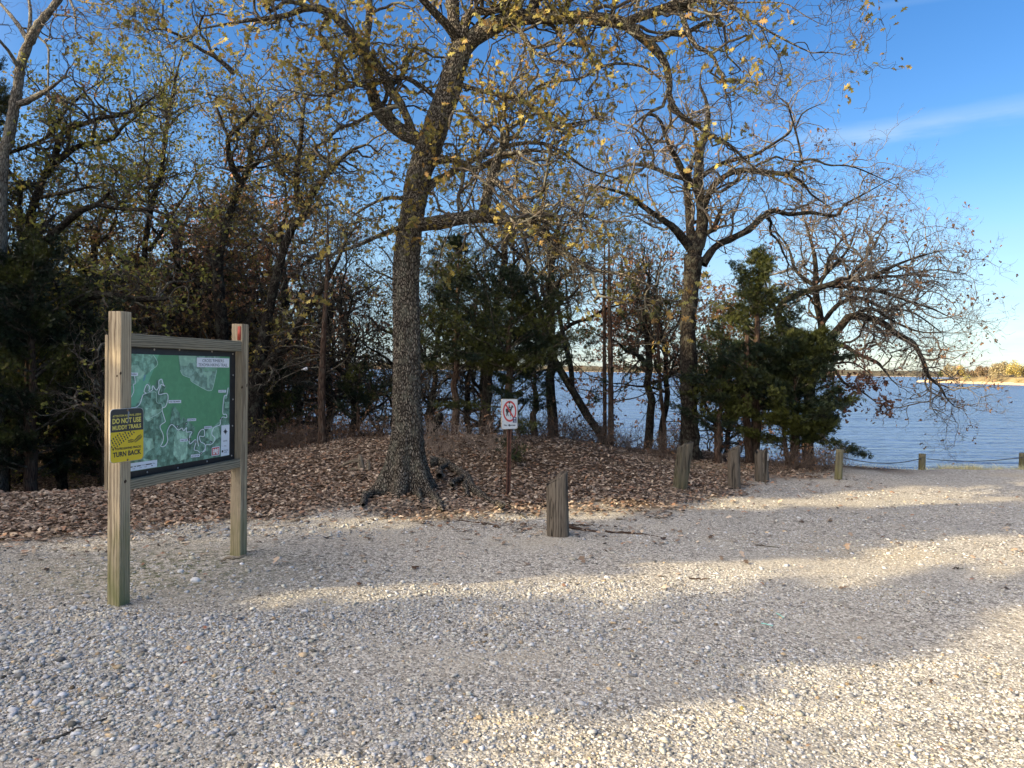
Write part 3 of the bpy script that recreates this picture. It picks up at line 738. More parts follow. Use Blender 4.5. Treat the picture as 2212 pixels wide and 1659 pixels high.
def maplabel(x0, y0, x1, y1, slope, text, hgt=None):
    A.poly([(x0, y0), (x1, y0 + slope), (x1, y1 + slope), (x0, y1)], (.80, .84, .90), 0.0060)
    if text:
        h = y1 - y0; w = x1 - x0
        A.text(text, (x0 + .07 * w, y1 - .24 * h), (x1 - .07 * w, y1 - .24 * h + slope), (x1 - .07 * w, y0 + .24 * h + slope), (x0 + .07 * w, y0 + .24 * h), (.06, .07, .09), 0.0068, 0.02)
maplabel(250, 662, 328, 690, 1, 'CREEK'); maplabel(608, 912, 722, 940, -2, 'ROCK CREEK MARINA'); maplabel(1060, 820, 1130, 843, -1, 'JUNIPER POINT')
maplabel(779, 1080, 858, 1103, -4, "EAGLE'S ROOST"); maplabel(932, 1150, 1000, 1172, -4, 'CEDAR BAYOU'); maplabel(712, 1266, 782, 1290, -5, '5 MILE CAMP'); maplabel(811, 1408, 892, 1434, -9, 'LOST LOOP CAMP')
for x, y in ((688, 1152), (768, 1125), (798, 1270), (849, 1290), (990, 1293), (1088, 1082), (905, 1396)):
    A.poly([(x - 9, y - 10), (x + 9, y - 11), (x + 9, y + 9), (x - 9, y + 10)], (.01, .015, .015), 0.0064)
    A.poly([(x - 6, y + 7), (x, y - 7), (x + 6, y + 6), (x + 3, y + 6), (x, y), (x - 3, y + 7)], WHT, 0.0070)
A.poly([(865, 525), (1159, 533), (1157, 616), (864, 611)], (.78, .80, .84), 0.0064)
A.text('CROSS TIMBERS', (915, 566), (1110, 569), (1110, 543), (915, 539), (.04, .05, .06), 0.0072); A.text('TEXOMA HIKING TRAIL', (880, 603), (1143, 608), (1143, 581), (880, 577), (.04, .05, .06), 0.0072)
A.poly([(1087, 1142), (1161, 1133), (1158, 1408), (1082, 1423)], (.74, .79, .84), 0.0064)
A.text('LEGEND', (1103, 1290), (1140, 1286), (1140, 1272), (1103, 1276), (.05, .06, .07), 0.0072); A.text('TRAIL', (1112, 1333), (1134, 1331), (1134, 1320), (1112, 1322), (.05, .06, .07), 0.0072)
A.text('PRIMITIVE', (1109, 1375), (1150, 1370), (1150, 1358), (1109, 1363), (.05, .06, .07), 0.0072); A.text('CAMPS', (1109, 1392), (1138, 1388), (1138, 1377), (1109, 1381), (.05, .06, .07), 0.0072)
A.line([(1090, 1331), (1106, 1329)], 2, (.4, .45, .5), 0.0072)
A.poly([(1090, 1368), (1104, 1366), (1104, 1385), (1090, 1387)], (.01, .015, .015), 0.0072)
cx, cy = 1124, 1197
for k in range(8):
    a = k * math.pi / 4; rr = 34 if k % 2 == 0 else 22; sx = .68
    A.poly([(cx + sx * rr * math.cos(a), cy + rr * math.sin(a)), (cx + sx * 8 * math.cos(a + .8), cy + 8 * math.sin(a + .8)), (cx, cy), (cx + sx * 8 * math.cos(a - .8), cy + 8 * math.sin(a - .8))], (.03, .04, .05), 0.0072)
A.line([(cx + .68 * 17 * math.cos(a), cy + 17 * math.sin(a)) for a in np.linspace(0, 6.28, 14)], 2, (.03, .04, .05), 0.0072)
A.poly([(240, 1488), (505, 1452), (503, 1518), (238, 1562)], (.72, .77, .84), 0.0064)
A.poly([(240, 1520), (456, 1484), (456, 1493), (240, 1529)], (.02, .02, .03), 0.0072)
for x0, x1 in ((281, 298), (310, 322), (354, 402)):
    f = lambda x: 1520 - (x - 240) * 36 / 216
    A.poly([(x0, f(x0) + 2), (x1, f(x1) + 2), (x1, f(x1) + 8), (x0, f(x0) + 8)], (.72, .77, .84), 0.0078)
for t_, x in (('0.25', 284), ('0.5', 347), ('0.75', 392), ('1', 455)):
    f = 1520 - (x - 240) * 36 / 216; A.text(t_, (x - 2, f + 28), (x + 3 + 4 * len(t_), f + 26), (x + 3 + 4 * len(t_), f + 15), (x - 2, f + 17), (.05, .06, .07), 0.0072)
A.text('Miles', (462, 1492), (486, 1488), (486, 1477), (462, 1481), (.05, .06, .07), 0.0072)
# red castle badge
A.poly([(1000, 1345), (1006, 1338), (1066, 1329), (1073, 1335), (1072, 1402), (1066, 1410), (1004, 1421), (997, 1414)], (.72, .75, .80), 0.0072)
A.poly([(1004, 1347), (1068, 1337), (1066, 1403), (1002, 1414)], (.62, .05, .045), 0.0080)
A.poly([(1010, 1355), (1020, 1353), (1020, 1360), (1030, 1358), (1030, 1352), (1040, 1350), (1040, 1356), (1050, 1354), (1050, 1348), (1062, 1346), (1060, 1397), (1041, 1400), (1041, 1390), (1035, 1384), (1030, 1391), (1030, 1402), (1009, 1405)], (.82, .80, .78), 0.0088)
for x, y in ((1015, 1368), (1025, 1367), (1045, 1363), (1055, 1362), (1015, 1385), (1025, 1384), (1047, 1382), (1055, 1381)):
    A.poly([(x - 1.5, y - 5), (x + 1.5, y - 5), (x + 1.5, y + 4), (x - 1.5, y + 4)], (.62, .05, .045), 0.0094)
A.poly([(1010, 1392), (1030, 1389), (1030, 1391), (1010, 1394)], (.62, .05, .045), 0.0094)
for k in range(5):
    A.line([(385 - k * 2, 690 + k * 11), (402 - k * 2, 684 + k * 11)], 4, (.10, .17, .45), 0.006)
A.build('map_print', M_PRINT, kiosk)

def dome(c, n, r, hgt=0.5, k=10):
    n = unit(np.asarray(n, float)); x = unit(np.cross(n, [0.3, 0.2, 1])); y = np.cross(n, x); V = [np.asarray(c) + n * r * hgt * 1.6]
    for ring, (rr, hh) in enumerate(((.55, 1.3), (1, .5), (1, 0))):
        for i in range(k):
            a = i * 2 * math.pi / k; V.append(np.asarray(c) + (x * math.cos(a) + y * math.sin(a)) * r * rr + n * r * hgt * hh)
    T = [(0, 1 + i, 1 + (i + 1) % k) for i in range(k)]; Q = []
    for g in range(2):
        for i in range(k): Q.append((1 + g * k + i, 1 + (g + 1) * k + i, 1 + (g + 1) * k + (i + 1) % k, 1 + g * k + (i + 1) % k))
    return np.array(V), [np.array(T), np.array(Q)]
for x, y in ((478, 453), (707, 455), (1001, 471), (1190, 493), (1193, 685), (1191, 905), (1187, 1145), (1180, 1415), (956, 1468), (691, 1527), (413, 1566)):
    (u, v), = z1([(x, y)]); p = plane_z(u, v, PB + NF * 0.001, NF); V, Fc = dome(p, NF, 0.0075); part('bolt', V, Fc, M_METAL, kiosk)
for x, y in ((118, 352), (148, 1200)):
    pass
# knots and plaque on the far post, facing the camera along the board
pf = cR.copy(); nE = -E1
q = [plane_z(*z1([(x, y)])[0], pf + nE * 0.006, nE) for x, y in ((1237, 242), (1262, 240), (1258, 368), (1230, 364))]
q = np.array(q); Vq = np.concatenate([q, q - nE * 0.008]); part('red_plaque', Vq, [np.array([[0, 1, 2, 3], [4, 5, 1, 0], [5, 6, 2, 1], [6, 7, 3, 2], [7, 4, 0, 3]])], M_REDP, kiosk)
M_KNOT = mat_plain('knot', (.06, .035, .02), 0.8, 0.2, 0.4, 120)
def knot(p, n, rx, rz):
    x = unit(np.cross(UP, n)); a = np.linspace(0, 2 * math.pi, 13)[:-1]
    V = [p + n * 0.0035] + [p + n * 0.001 + x * rx * math.cos(t) + UP * rz * math.sin(t) * (1 + .2 * math.sin(2 * t)) for t in a]
    return np.array(V), [np.array([(0, 1 + i, 1 + (i + 1) % 12) for i in range(12)])], None
for V, Fc, _ in [knot(plane_z(*z1([(172, 668)])[0], cL, NF), NF, .009, .010), knot(plane_z(*z1([(1318, 778)])[0], cR, NF), NF, .008, .016), knot(plane_z(*z1([(1275, 795)])[0], cR, nE), nE, .008, .012),
                  knot(plane_z(*z1([(215, 1650)])[0], cL, NF), NF, .012, .012), knot(plane_z(253, 812, cL, nE), nE, .007, .007)]: part('knot', V, Fc, M_KNOT, kiosk)

# ---- yellow and black trail notice screwed to the near post
zs = lambda pts: zt(400, 1550, 5.35, pts)
PS = cL + NF * 0.010
notice_c = plane_z(275, 945, PS, NF)
notice = thing('trail_notice', 'yellow and black muddy-trail warning notice on the near post of the map board', 'sign', notice_c)
def rrect(c4, r, k=6):
    c4 = np.array(c4, float); out = []
    for i in range(4):
        p, a, b_ = c4[i], c4[i - 1], c4[(i + 1) % 4]; ua = (a - p) / np.linalg.norm(a - p); ub = (b_ - p) / np.linalg.norm(b_ - p)
        for t in np.linspace(0, 1, k):
            out.append(p + ua * r * (1 - t) ** 2 + ub * r * t ** 2)
    return out
S = Art(zs, PS, NF); BLK = (.022, .023, .026); YL = (.72, .52, .015); YT = (.72, .60, .12)
corners = [(180, 330), (880, 290), (888, 1382), (178, 1478)]
out = rrect(corners, 90)
Wf = S.w(out, 0.0); Wb = S.w(out, 0.0) - NF * 0.004; k = len(out); i = np.arange(k)
part('plate', np.concatenate([Wf, Wb]), [np.arange(k)[None], (np.arange(k)[::-1] + k)[None], np.stack([i, i + k, (i + 1) % k + k, (i + 1) % k], 1)], mat_plain('plate_metal', (.5, .48, .42), .5, .4), notice)
inner = rrect([(190, 338), (872, 299), (879, 1374), (188, 1469)], 86); inner = np.array(inner)
def cutline(x): return 828 - (x - 180) * 75 / 700
up_ = [p for p in inner if p[1] < cutline(p[0])]; lo_ = [p for p in inner if p[1] >= cutline(p[0])]
S.poly([*up_, (879, cutline(879)), (188, cutline(188))] if True else up_, BLK, 0.0012)
lo_sorted = sorted([p for p in lo_], key=lambda p: math.atan2(p[1] - 1000, p[0] - 540))
S.poly([(188, cutline(188)), (879, cutline(879)), *[p for p in sorted([p for p in lo_ if p[0] > 540], key=lambda p: math.atan2(p[1] - 1000, p[0] - 540))], *[p for p in sorted([p for p in lo_ if p[0] <= 540], key=lambda p: math.atan2(p[1] - 1000, p[0] - 540))]], YL, 0.0012)
S.text('ATTENTION ALL TRAIL USERS!', (232, 503), (833, 452), (833, 408), (232, 460), YT, 0.0022, .02)
S.text('DO NOT USE', (230, 645), (833, 590), (833, 482), (230, 530), YT, 0.0022, .035); S.text('MUDDY TRAILS', (230, 780), (833, 712), (833, 626), (230, 682), YT, 0.0022, .035)
S.text("IF YOU'RE LEAVING TRACKS", (236, 1205), (836, 1132), (836, 1084), (236, 1150), BLK, 0.0022, .03); S.text('TURN BACK', (240, 1352), (836, 1268), (836, 1160), (240, 1244), BLK, 0.0022, .035)
for i in range(-1, 12):                     # tyre track: three rows of chunky blocks climbing to the right
    for j in range(4):
        bx = 205 + i * 44 + j * 26 - 20; by = 1150 - i * 36 - (3 - j) * 50 + 10
        cx_ = bx + 22; cy_ = by - 18
        if cx_ < 205 or cy_ < cutline(cx_) + 16 or cx_ > 745: continue
        s_ = 1 if (i + j) % 2 else .8
        S.poly([(cx_ - 19 * s_, cy_ - 8), (cx_ - 6, cy_ - 26 * s_), (cx_ + 10, cy_ - 14), (cx_ + 20 * s_, cy_ + 14), (cx_ + 2, cy_ + 24 * s_), (cx_ - 8, cy_ + 6)], BLK, 0.0022)
for (cx_, cy_, ax, sc_, heel) in ((765, 945, -0.75, 1.0, 0), (600, 1000, -0.2, .78, 1)):
    for i in range(-4, 5):
        for sd in (-1, 1):
            L_ = 92 * sc_ * i / 4; wd = (46 if i > 0 else 36) * sc_ * math.sqrt(max(.15, 1 - (i / 5.2) ** 2))
            f = lambda a, b_: (cx_ + (a * math.cos(ax) - b_ * math.sin(ax)), cy_ + (a * math.sin(ax) + b_ * math.cos(ax)))
            if heel and i < -2: continue
            S.poly([f(L_ - 8 * sc_, sd * 5), f(L_ + 6 * sc_, sd * 5), f(L_ + 9 * sc_, sd * wd), f(L_ - 7 * sc_, sd * wd)], BLK, 0.0022)
S.poly([(552, 375), (572, 365), (592, 395), (585, 440), (560, 620), (545, 640), (552, 480)], (.20, .22, .25), 0.0030)
S.build('notice_print', M_SIGNP, notice)
for x, y in ((547, 350), (546, 1393)):
    (u, v), = zs([(x, y)]); V, Fc = dome(plane_z(u, v, PS + NF * .001, NF), NF, 0.008); part('screw', V, Fc, mat_plain('rusty_screw', (.30, .20, .12), .6, .4, metal=.5), notice)

# ================================================================== NO HORSES SIGN
M_RUST = mat_plain('rusty_steel', (.10, .045, .028), 0.75, 0.3, 0.55, 30, 0.4)
gb = GH(1098, 1073); ND = unit(np.array([0.66, -0.75, 0.0])); XD = np.array([-ND[1], ND[0], 0.0])
if XD[0] < 0: XD = -XD
hs_t = thing('horse_sign', 'white no-horses sign with red slashed circle on a rusty steel post', 'sign', (gb[0], gb[1], gb[2]))
zh = lambda pts: zt(1940, 1540, 3.771, pts)
PH = P(1100, 893, gb[1]) ; PH = np.array([gb[0], gb[1], PH[2]]) + ND * 0.012
SG = Art(zh, PH, ND)
out = rrect([(133, 116), (371, 116), (371, 560), (133, 572)], 26)
Wf = SG.w(out, 0.0); Wb = Wf - ND * 0.014; k = len(out); i = np.arange(k)
part('plate', np.concatenate([Wf, Wb]), [np.arange(k)[None], (np.arange(k)[::-1] + k)[None], np.stack([i, i + k, (i + 1) % k + k, (i + 1) % k], 1)], mat_plain('plate_edge', (.42, .37, .29), .6, .3, .5, 60), hs_t)
WH = (.66, .68, .67); RD = (.55, .045, .04); BK = (.015, .015, .018)
SG.poly(rrect([(138, 122), (365, 122), (365, 554), (138, 565)], 22), WH, 0.001)
def ell(cx, cy, rx, ry, n=32): return [(cx + rx * math.cos(a), cy + ry * math.sin(a)) for a in np.linspace(0, 2 * math.pi, n + 1)[:-1]]
eo = ell(252, 300, 100, 157, 40); ei = ell(252, 300, 80, 128, 40)
for i in range(40): SG.poly([eo[i], eo[(i + 1) % 40], ei[(i + 1) % 40], ei[i]], RD, 0.002)
# horse and rider
SG.poly([(195, 300), (192, 270), (203, 258), (235, 262), (262, 262), (275, 235), (284, 205), (292, 210), (310, 235), (303, 248), (292, 245), (282, 272), (276, 300), (271, 330), (272, 372), (262, 372), (258, 320), (235, 315), (226, 330), (237, 372), (226, 372), (216, 332), (212, 372), (201, 372), (204, 320)], BK, 0.0028)
SG.poly([(237, 205), (250, 200), (252, 232), (268, 240), (266, 250), (248, 252), (252, 290), (244, 292), (236, 255)], BK, 0.0032)
SG.poly(ell(250, 172, 11, 16, 14), BK, 0.0032)
SG.poly([(202, 262), (194, 275), (194, 305), (199, 305)], BK, 0.0032)
SG.poly([(180, 196), (196, 178), (322, 395), (308, 413)], RD, 0.0040)
SG.poly([(300, 386), (354, 386), (354, 471), (300, 471)], (.03, .035, .10), 0.0046)
st = [(327 + (16 if k % 2 == 0 else 7) * math.cos(k * math.pi / 5 - 1.57), 407 + (18 if k % 2 == 0 else 8) * math.sin(k * math.pi / 5 - 1.57)) for k in range(10)]
SG.poly(st, (.7, .72, .75), 0.0052); SG.line([(315, 425), (322, 445), (330, 455), (342, 440)], 5, (.6, .62, .68), 0.0052); SG.line([(330, 430), (334, 446)], 4, (.6, .62, .68), 0.0052); SG.poly([(304, 461), (350, 461), (350, 466), (304, 466)], (.5, .52, .6), 0.0052)
SG.text('No', (168, 520), (212, 520), (212, 492), (168, 492), BK, 0.002, .03); SG.text('Horses', (228, 520), (338, 518), (338, 490), (228, 492), BK, 0.002, .03)
SG.poly(ell(250, 508, 9, 18, 10), BK, 0.003)
for x, y, r_ in ((212, 135, 5), (322, 185, 3), (152, 455, 5), (213, 470, 5), (312, 330, 4), (345, 180, 3), (188, 335, 3), (265, 398, 7), (160, 150, 3), (350, 540, 4), (165, 548, 5)):
    SG.poly(ell(x, y, r_ * .8, r_, 8), (.20, .17, .14), 0.003)
SG.build('sign_print', M_SIGNP, hs_t)
zt_s = PH[2] + 0.15
prof = [(-.024, -.030), (-.024, 0), (-.010, -.004 - .0), (-.010, -.024), (.010, -.024), (.010, -.004), (.024, 0), (.024, -.030), (.020, -.030), (.020, -.005), (.014, -.005), (.014, -.028), (-.014, -.028), (-.014, -.005), (-.020, -.005), (-.020, -.030)]
prof = [(-.030, 0), (-.020, 0), (-.016, -.026), (.016, -.026), (.020, 0), (.030, 0), (.030, -.004), (.023, -.004), (.019, -.030), (-.019, -.030), (-.023, -.004), (-.030, -.004)]
Vp = []
for z in (gb[2] - 0.3, zt_s):
    for a, b_ in prof: Vp.append(np.array([gb[0], gb[1], z]) + XD * a + ND * (b_ + 0.008))
k = len(prof); i = np.arange(k)
part('post', np.array(Vp), [np.stack([i, (i + 1) % k, (i + 1) % k + k, i + k], 1), np.arange(k)[None] + k], M_RUST, hs_t)

# ================================================================== POSTS AND STUMPS
M_OLDW = mat_wood('old_grey_wood', (.040, .032, .025), (.15, .125, .095), None, grain=60, crack=0.8, zs=0.05)
M_OLDM = mat_wood('mossy_old_wood', (.035, .030, .024), (.13, .115, .085), (.085, .085, .035), (-0.6, 0.4), grain=60, crack=0.8, zs=0.05)
M_CPOST = mat_wood('cable_post_wood', (.07, .065, .045), (.19, .17, .11), (.15, .14, .035), (-0.5, 0.35), grain=40, zs=0.05)
def old_post(name, label, cat, bl, br, tl, tr_, mat, square=0.6, jag=0.012, base_drop=0.25, group=None, depth=None, smoothv=False):
    """weathered post from its four outline corners in the photo (bottom l/r, top l/r), slanting top"""
    bm_ = ((bl[0] + br[0]) / 2, (bl[1] + br[1]) / 2)
    g = GH(*bm_) if depth is None else P(bm_[0], bm_[1], depth); d = g[1]
    pb = (P(bl[0], bm_[1], d), P(br[0], bm_[1], d)); r_ = (pb[1][0] - pb[0][0]) / 2
    ptl, ptr = P(tl[0], tl[1], d), P(tr_[0], tr_[1], d)
    cb = (pb[0] + pb[1]) / 2; ct = (ptl + ptr) / 2; rt = (ptr[0] - ptl[0]) / 2
    ns, nr = 40, 26; a = np.arange(ns) * 2 * math.pi / ns
    sq = (np.abs(np.cos(a)) ** 4 + np.abs(np.sin(a)) ** 4) ** (-0.25); rad_ = 1 + (sq - 1) * square
    sd_ = R.randint(1000)
    flute = (fbm(a * 4.2 + 3, a * 0, sd_, 3) - .5) * 0.22; flute[np.abs(((a + 1.5708 + R.randn() * .5) + math.pi) % (2 * math.pi) - math.pi) < 0.12] -= 0.16
    V = []
    for i in range(nr):
        t = i / (nr - 1); cz = g[2] - base_drop + (max(ptl[2], ptr[2]) - g[2] + base_drop) * t
        tt = np.clip((cz - g[2]) / max(1e-3, (ct[2] - g[2])), 0, 1.3)
        cx_ = cb[0] + (ct[0] - cb[0]) * tt; rr = (r_ + (rt - r_) * min(tt, 1)) * rad_ * (1 + flute * (0.7 + .3 * math.sin(i * .7 + sd_)))
        x = cx_ + np.cos(a) * rr; y = g[1] + r_ + np.sin(a) * rr * 0.9
        ztop = ptl[2] + (ptr[2] - ptl[2]) * np.clip((x - ptl[0]) / max(1e-3, ptr[0] - ptl[0]), 0, 1) + jag * (2.4 * fbm(a * 5, a * 0 + 1, sd_ + 5, 3) - 1.2)
        V.append(np.stack([x, y, np.minimum(cz, ztop)], 1))
    V = np.array(V).reshape(-1, 3); idx = np.arange(nr * ns).reshape(nr, ns)
    q = np.stack([idx[:-1], np.roll(idx[:-1], -1, 1), np.roll(idx[1:], -1, 1), idx[1:]], -1).reshape(-1, 4)
    top = idx[-1]; cen = V[top].mean(0) - [0, 0, jag]; V = np.concatenate([V, cen[None]])
    T = np.stack([top, np.roll(top, -1), np.full(ns, len(V) - 1)], 1)
    gr = V - g + R.rand(3) * np.array([.3, .3, 9])
    return single(name, V, [q, T], mat, label, cat, g, group, {'v_grain': gr}, smoothv)
zr = lambda p: zt(1350, 1600, 2.328, [p])[0][:2]
zq = lambda p: zt(2500, 1600, 2.458, [p])[0][:2]
z6 = lambda p: zt(3200, 1300, 2.553, [p])[0][:2]
old_post('wooden_bollard', 'weathered grey wooden bollard with slanted split top standing alone in the gravel', 'bollard', zr((1873, 1205)), zr((2082, 1212)), zr((1868, 735)), zr((2066, 600)), M_OLDW, .5, .02, group='old wooden bollards along the lot edge')
old_post('wooden_bollard', 'leaning mossy bollard in front of the dark-trunked bare oak', 'bollard', zq((378, 815)), zq((515, 825)), zq((432, 405)), zq((576, 348)), M_OLDM, .6, .012, group='old wooden bollards along the lot edge')
old_post('wooden_bollard', 'dark upright split bollard between the leaning one and the broken pale one', 'bollard', zq((918, 805)), zq((1038, 805)), zq((918, 435)), zq((1032, 380)), M_OLDW, .7, .012, group='old wooden bollards along the lot edge')
s4 = old_post('wooden_bollard', 'pale broken jagged bollard with small metal tag under the dark cedar', 'bollard', zq((1185, 738)), zq((1312, 738)), zq((1180, 455)), zq((1302, 410)), M_OLDW, .4, .045, group='old wooden bollards along the lot edge')
def tag_plate():
    g = origin = np.array(s4.location); u, v = zq((1288, 490)); p = P(u, v, g[1] - 0.012)
    V, Fc, _ = rbox(p, (1, 0, 0), (0, 1, 0), (0, 0, 1), .010, .002, .055, .001, (1, 1, 1)); ORG[s4.name] = g
    part('metal_tag', V, Fc, mat_plain('tag_metal', (.28, .28, .27), .5, .4), s4)
tag_plate()
cp = []
for (bl, br, tl, tr_, d, lab) in (
    (zq((1948, 712)), zq((2018, 708)), zq((1965, 418)), zq((2033, 422)), None, 'yellow-green mossy cable post nearest the cedar at the lake edge'),
    (z6((1080, 1460)), z6((1147, 1460)), z6((1087, 1245)), z6((1152, 1247)), 14.2, 'plain grey-green cable post in the middle of the lake edge'),
    (z6((2096, 1420)), z6((2160, 1420)), z6((2104, 1238)), z6((2166, 1238)), 14.8, 'cable post cut off by the right edge of the photo')):
    o = old_post('cable_post', lab, 'post', bl, br, tl, tr_, M_CPOST, .35, .003, 0.9, 'cable fence posts at the lake edge', d); cp.append(o)
M_CABLE = mat_plain('cable_steel', (.05, .05, .055), .6, .4)
def cable(a, b_, sag, lab):
    t = np.linspace(0, 1, 24); p = a + (b_ - a) * t[:, None]; p[:, 2] -= sag * 4 * t * (1 - t)
    V, q, _ = tube_mesh([(p, np.full(24, .008))], lambda r: 6); single('fence_cable', V, q, M_CABLE, lab, 'cable', a, 'fence cables at the lake edge')
da, db, dc = (o.location.y for o in cp); f = lambda q_, d: P(*z6(q_), d)
cable(f((318, 1283), da), f((1090, 1290), db), .085, 'sagging steel cable between the mossy post and the middle post'); cable(f((1148, 1293), db + .1), f((2110, 1278), dc), .06, 'sagging steel cable from the middle post to the right edge of the photo')
V, q, _ = tube_mesh([(f((318, 1283), da) + np.array([[0, 0, 0], [.04, 0, -.01], [.08, 0, -.028], [.11, 0, -.03]]), np.array([.012, .016, .018, .010]))], lambda r: 6)
# ================================================================== TREES
M_BARK1 = mat_bark('oak_bark_big', (.013, .010, .008), (.25, .215, .17), (.24, .24, .18), 46, .35, .03, .42)
M_BARK2 = mat_bark('oak_bark_dark', (.009, .007, .006), (.060, .050, .040), (.12, .12, .09), 40, .5, .012)
M_BARKL = mat_bark('pale_bark', (.045, .038, .03), (.26, .23, .185), (.30, .30, .24), 34, .4, .008)
M_TWIG = mat_bark('twig_bark', (.035, .028, .022), (.15, .125, .10), (.25, .25, .19), 60, .6, .004)
M_TWIGP = mat_bark('pale_twig_bark', (.06, .05, .042), (.25, .21, .175), (.32, .30, .25), 60, .6, .004)
M_CBARK = mat_bark('cedar_bark', (.035, .022, .016), (.16, .105, .075), (.2, .19, .15), 60, .2, .008, .08)
M_OAKLEAF = mat_leaf('oak_leaves', .38)
M_CEDAR = mat_leaf('cedar_foliage', .12)
P_OLIVE = ([(.24, .18, .045), (.17, .155, .045), (.29, .22, .06), (.25, .15, .05), (.11, .11, .04)], [3, 3, 2, 1.6, 1.6])
P_GOLD = ([(.42, .33, .08), (.36, .30, .08), (.30, .25, .08), (.40, .25, .08)], [3, 2, 2, 1.2])
P_BROWN = ([(.20, .11, .06), (.26, .15, .08), (.13, .075, .05), (.33, .18, .10)], [3, 2, 2, 1])
P_ORANGE = ([(.42, .20, .10), (.36, .17, .085), (.48, .27, .15), (.28, .13, .07)], [3, 2, 2, 1])
P_GREENY = ([(.20, .20, .045), (.27, .25, .05), (.14, .15, .04), (.28, .20, .07)], [3, 2, 2, 1])
P_YELLOW = ([(.62, .48, .04), (.55, .45, .05), (.40, .36, .06)], [3, 2, 1])

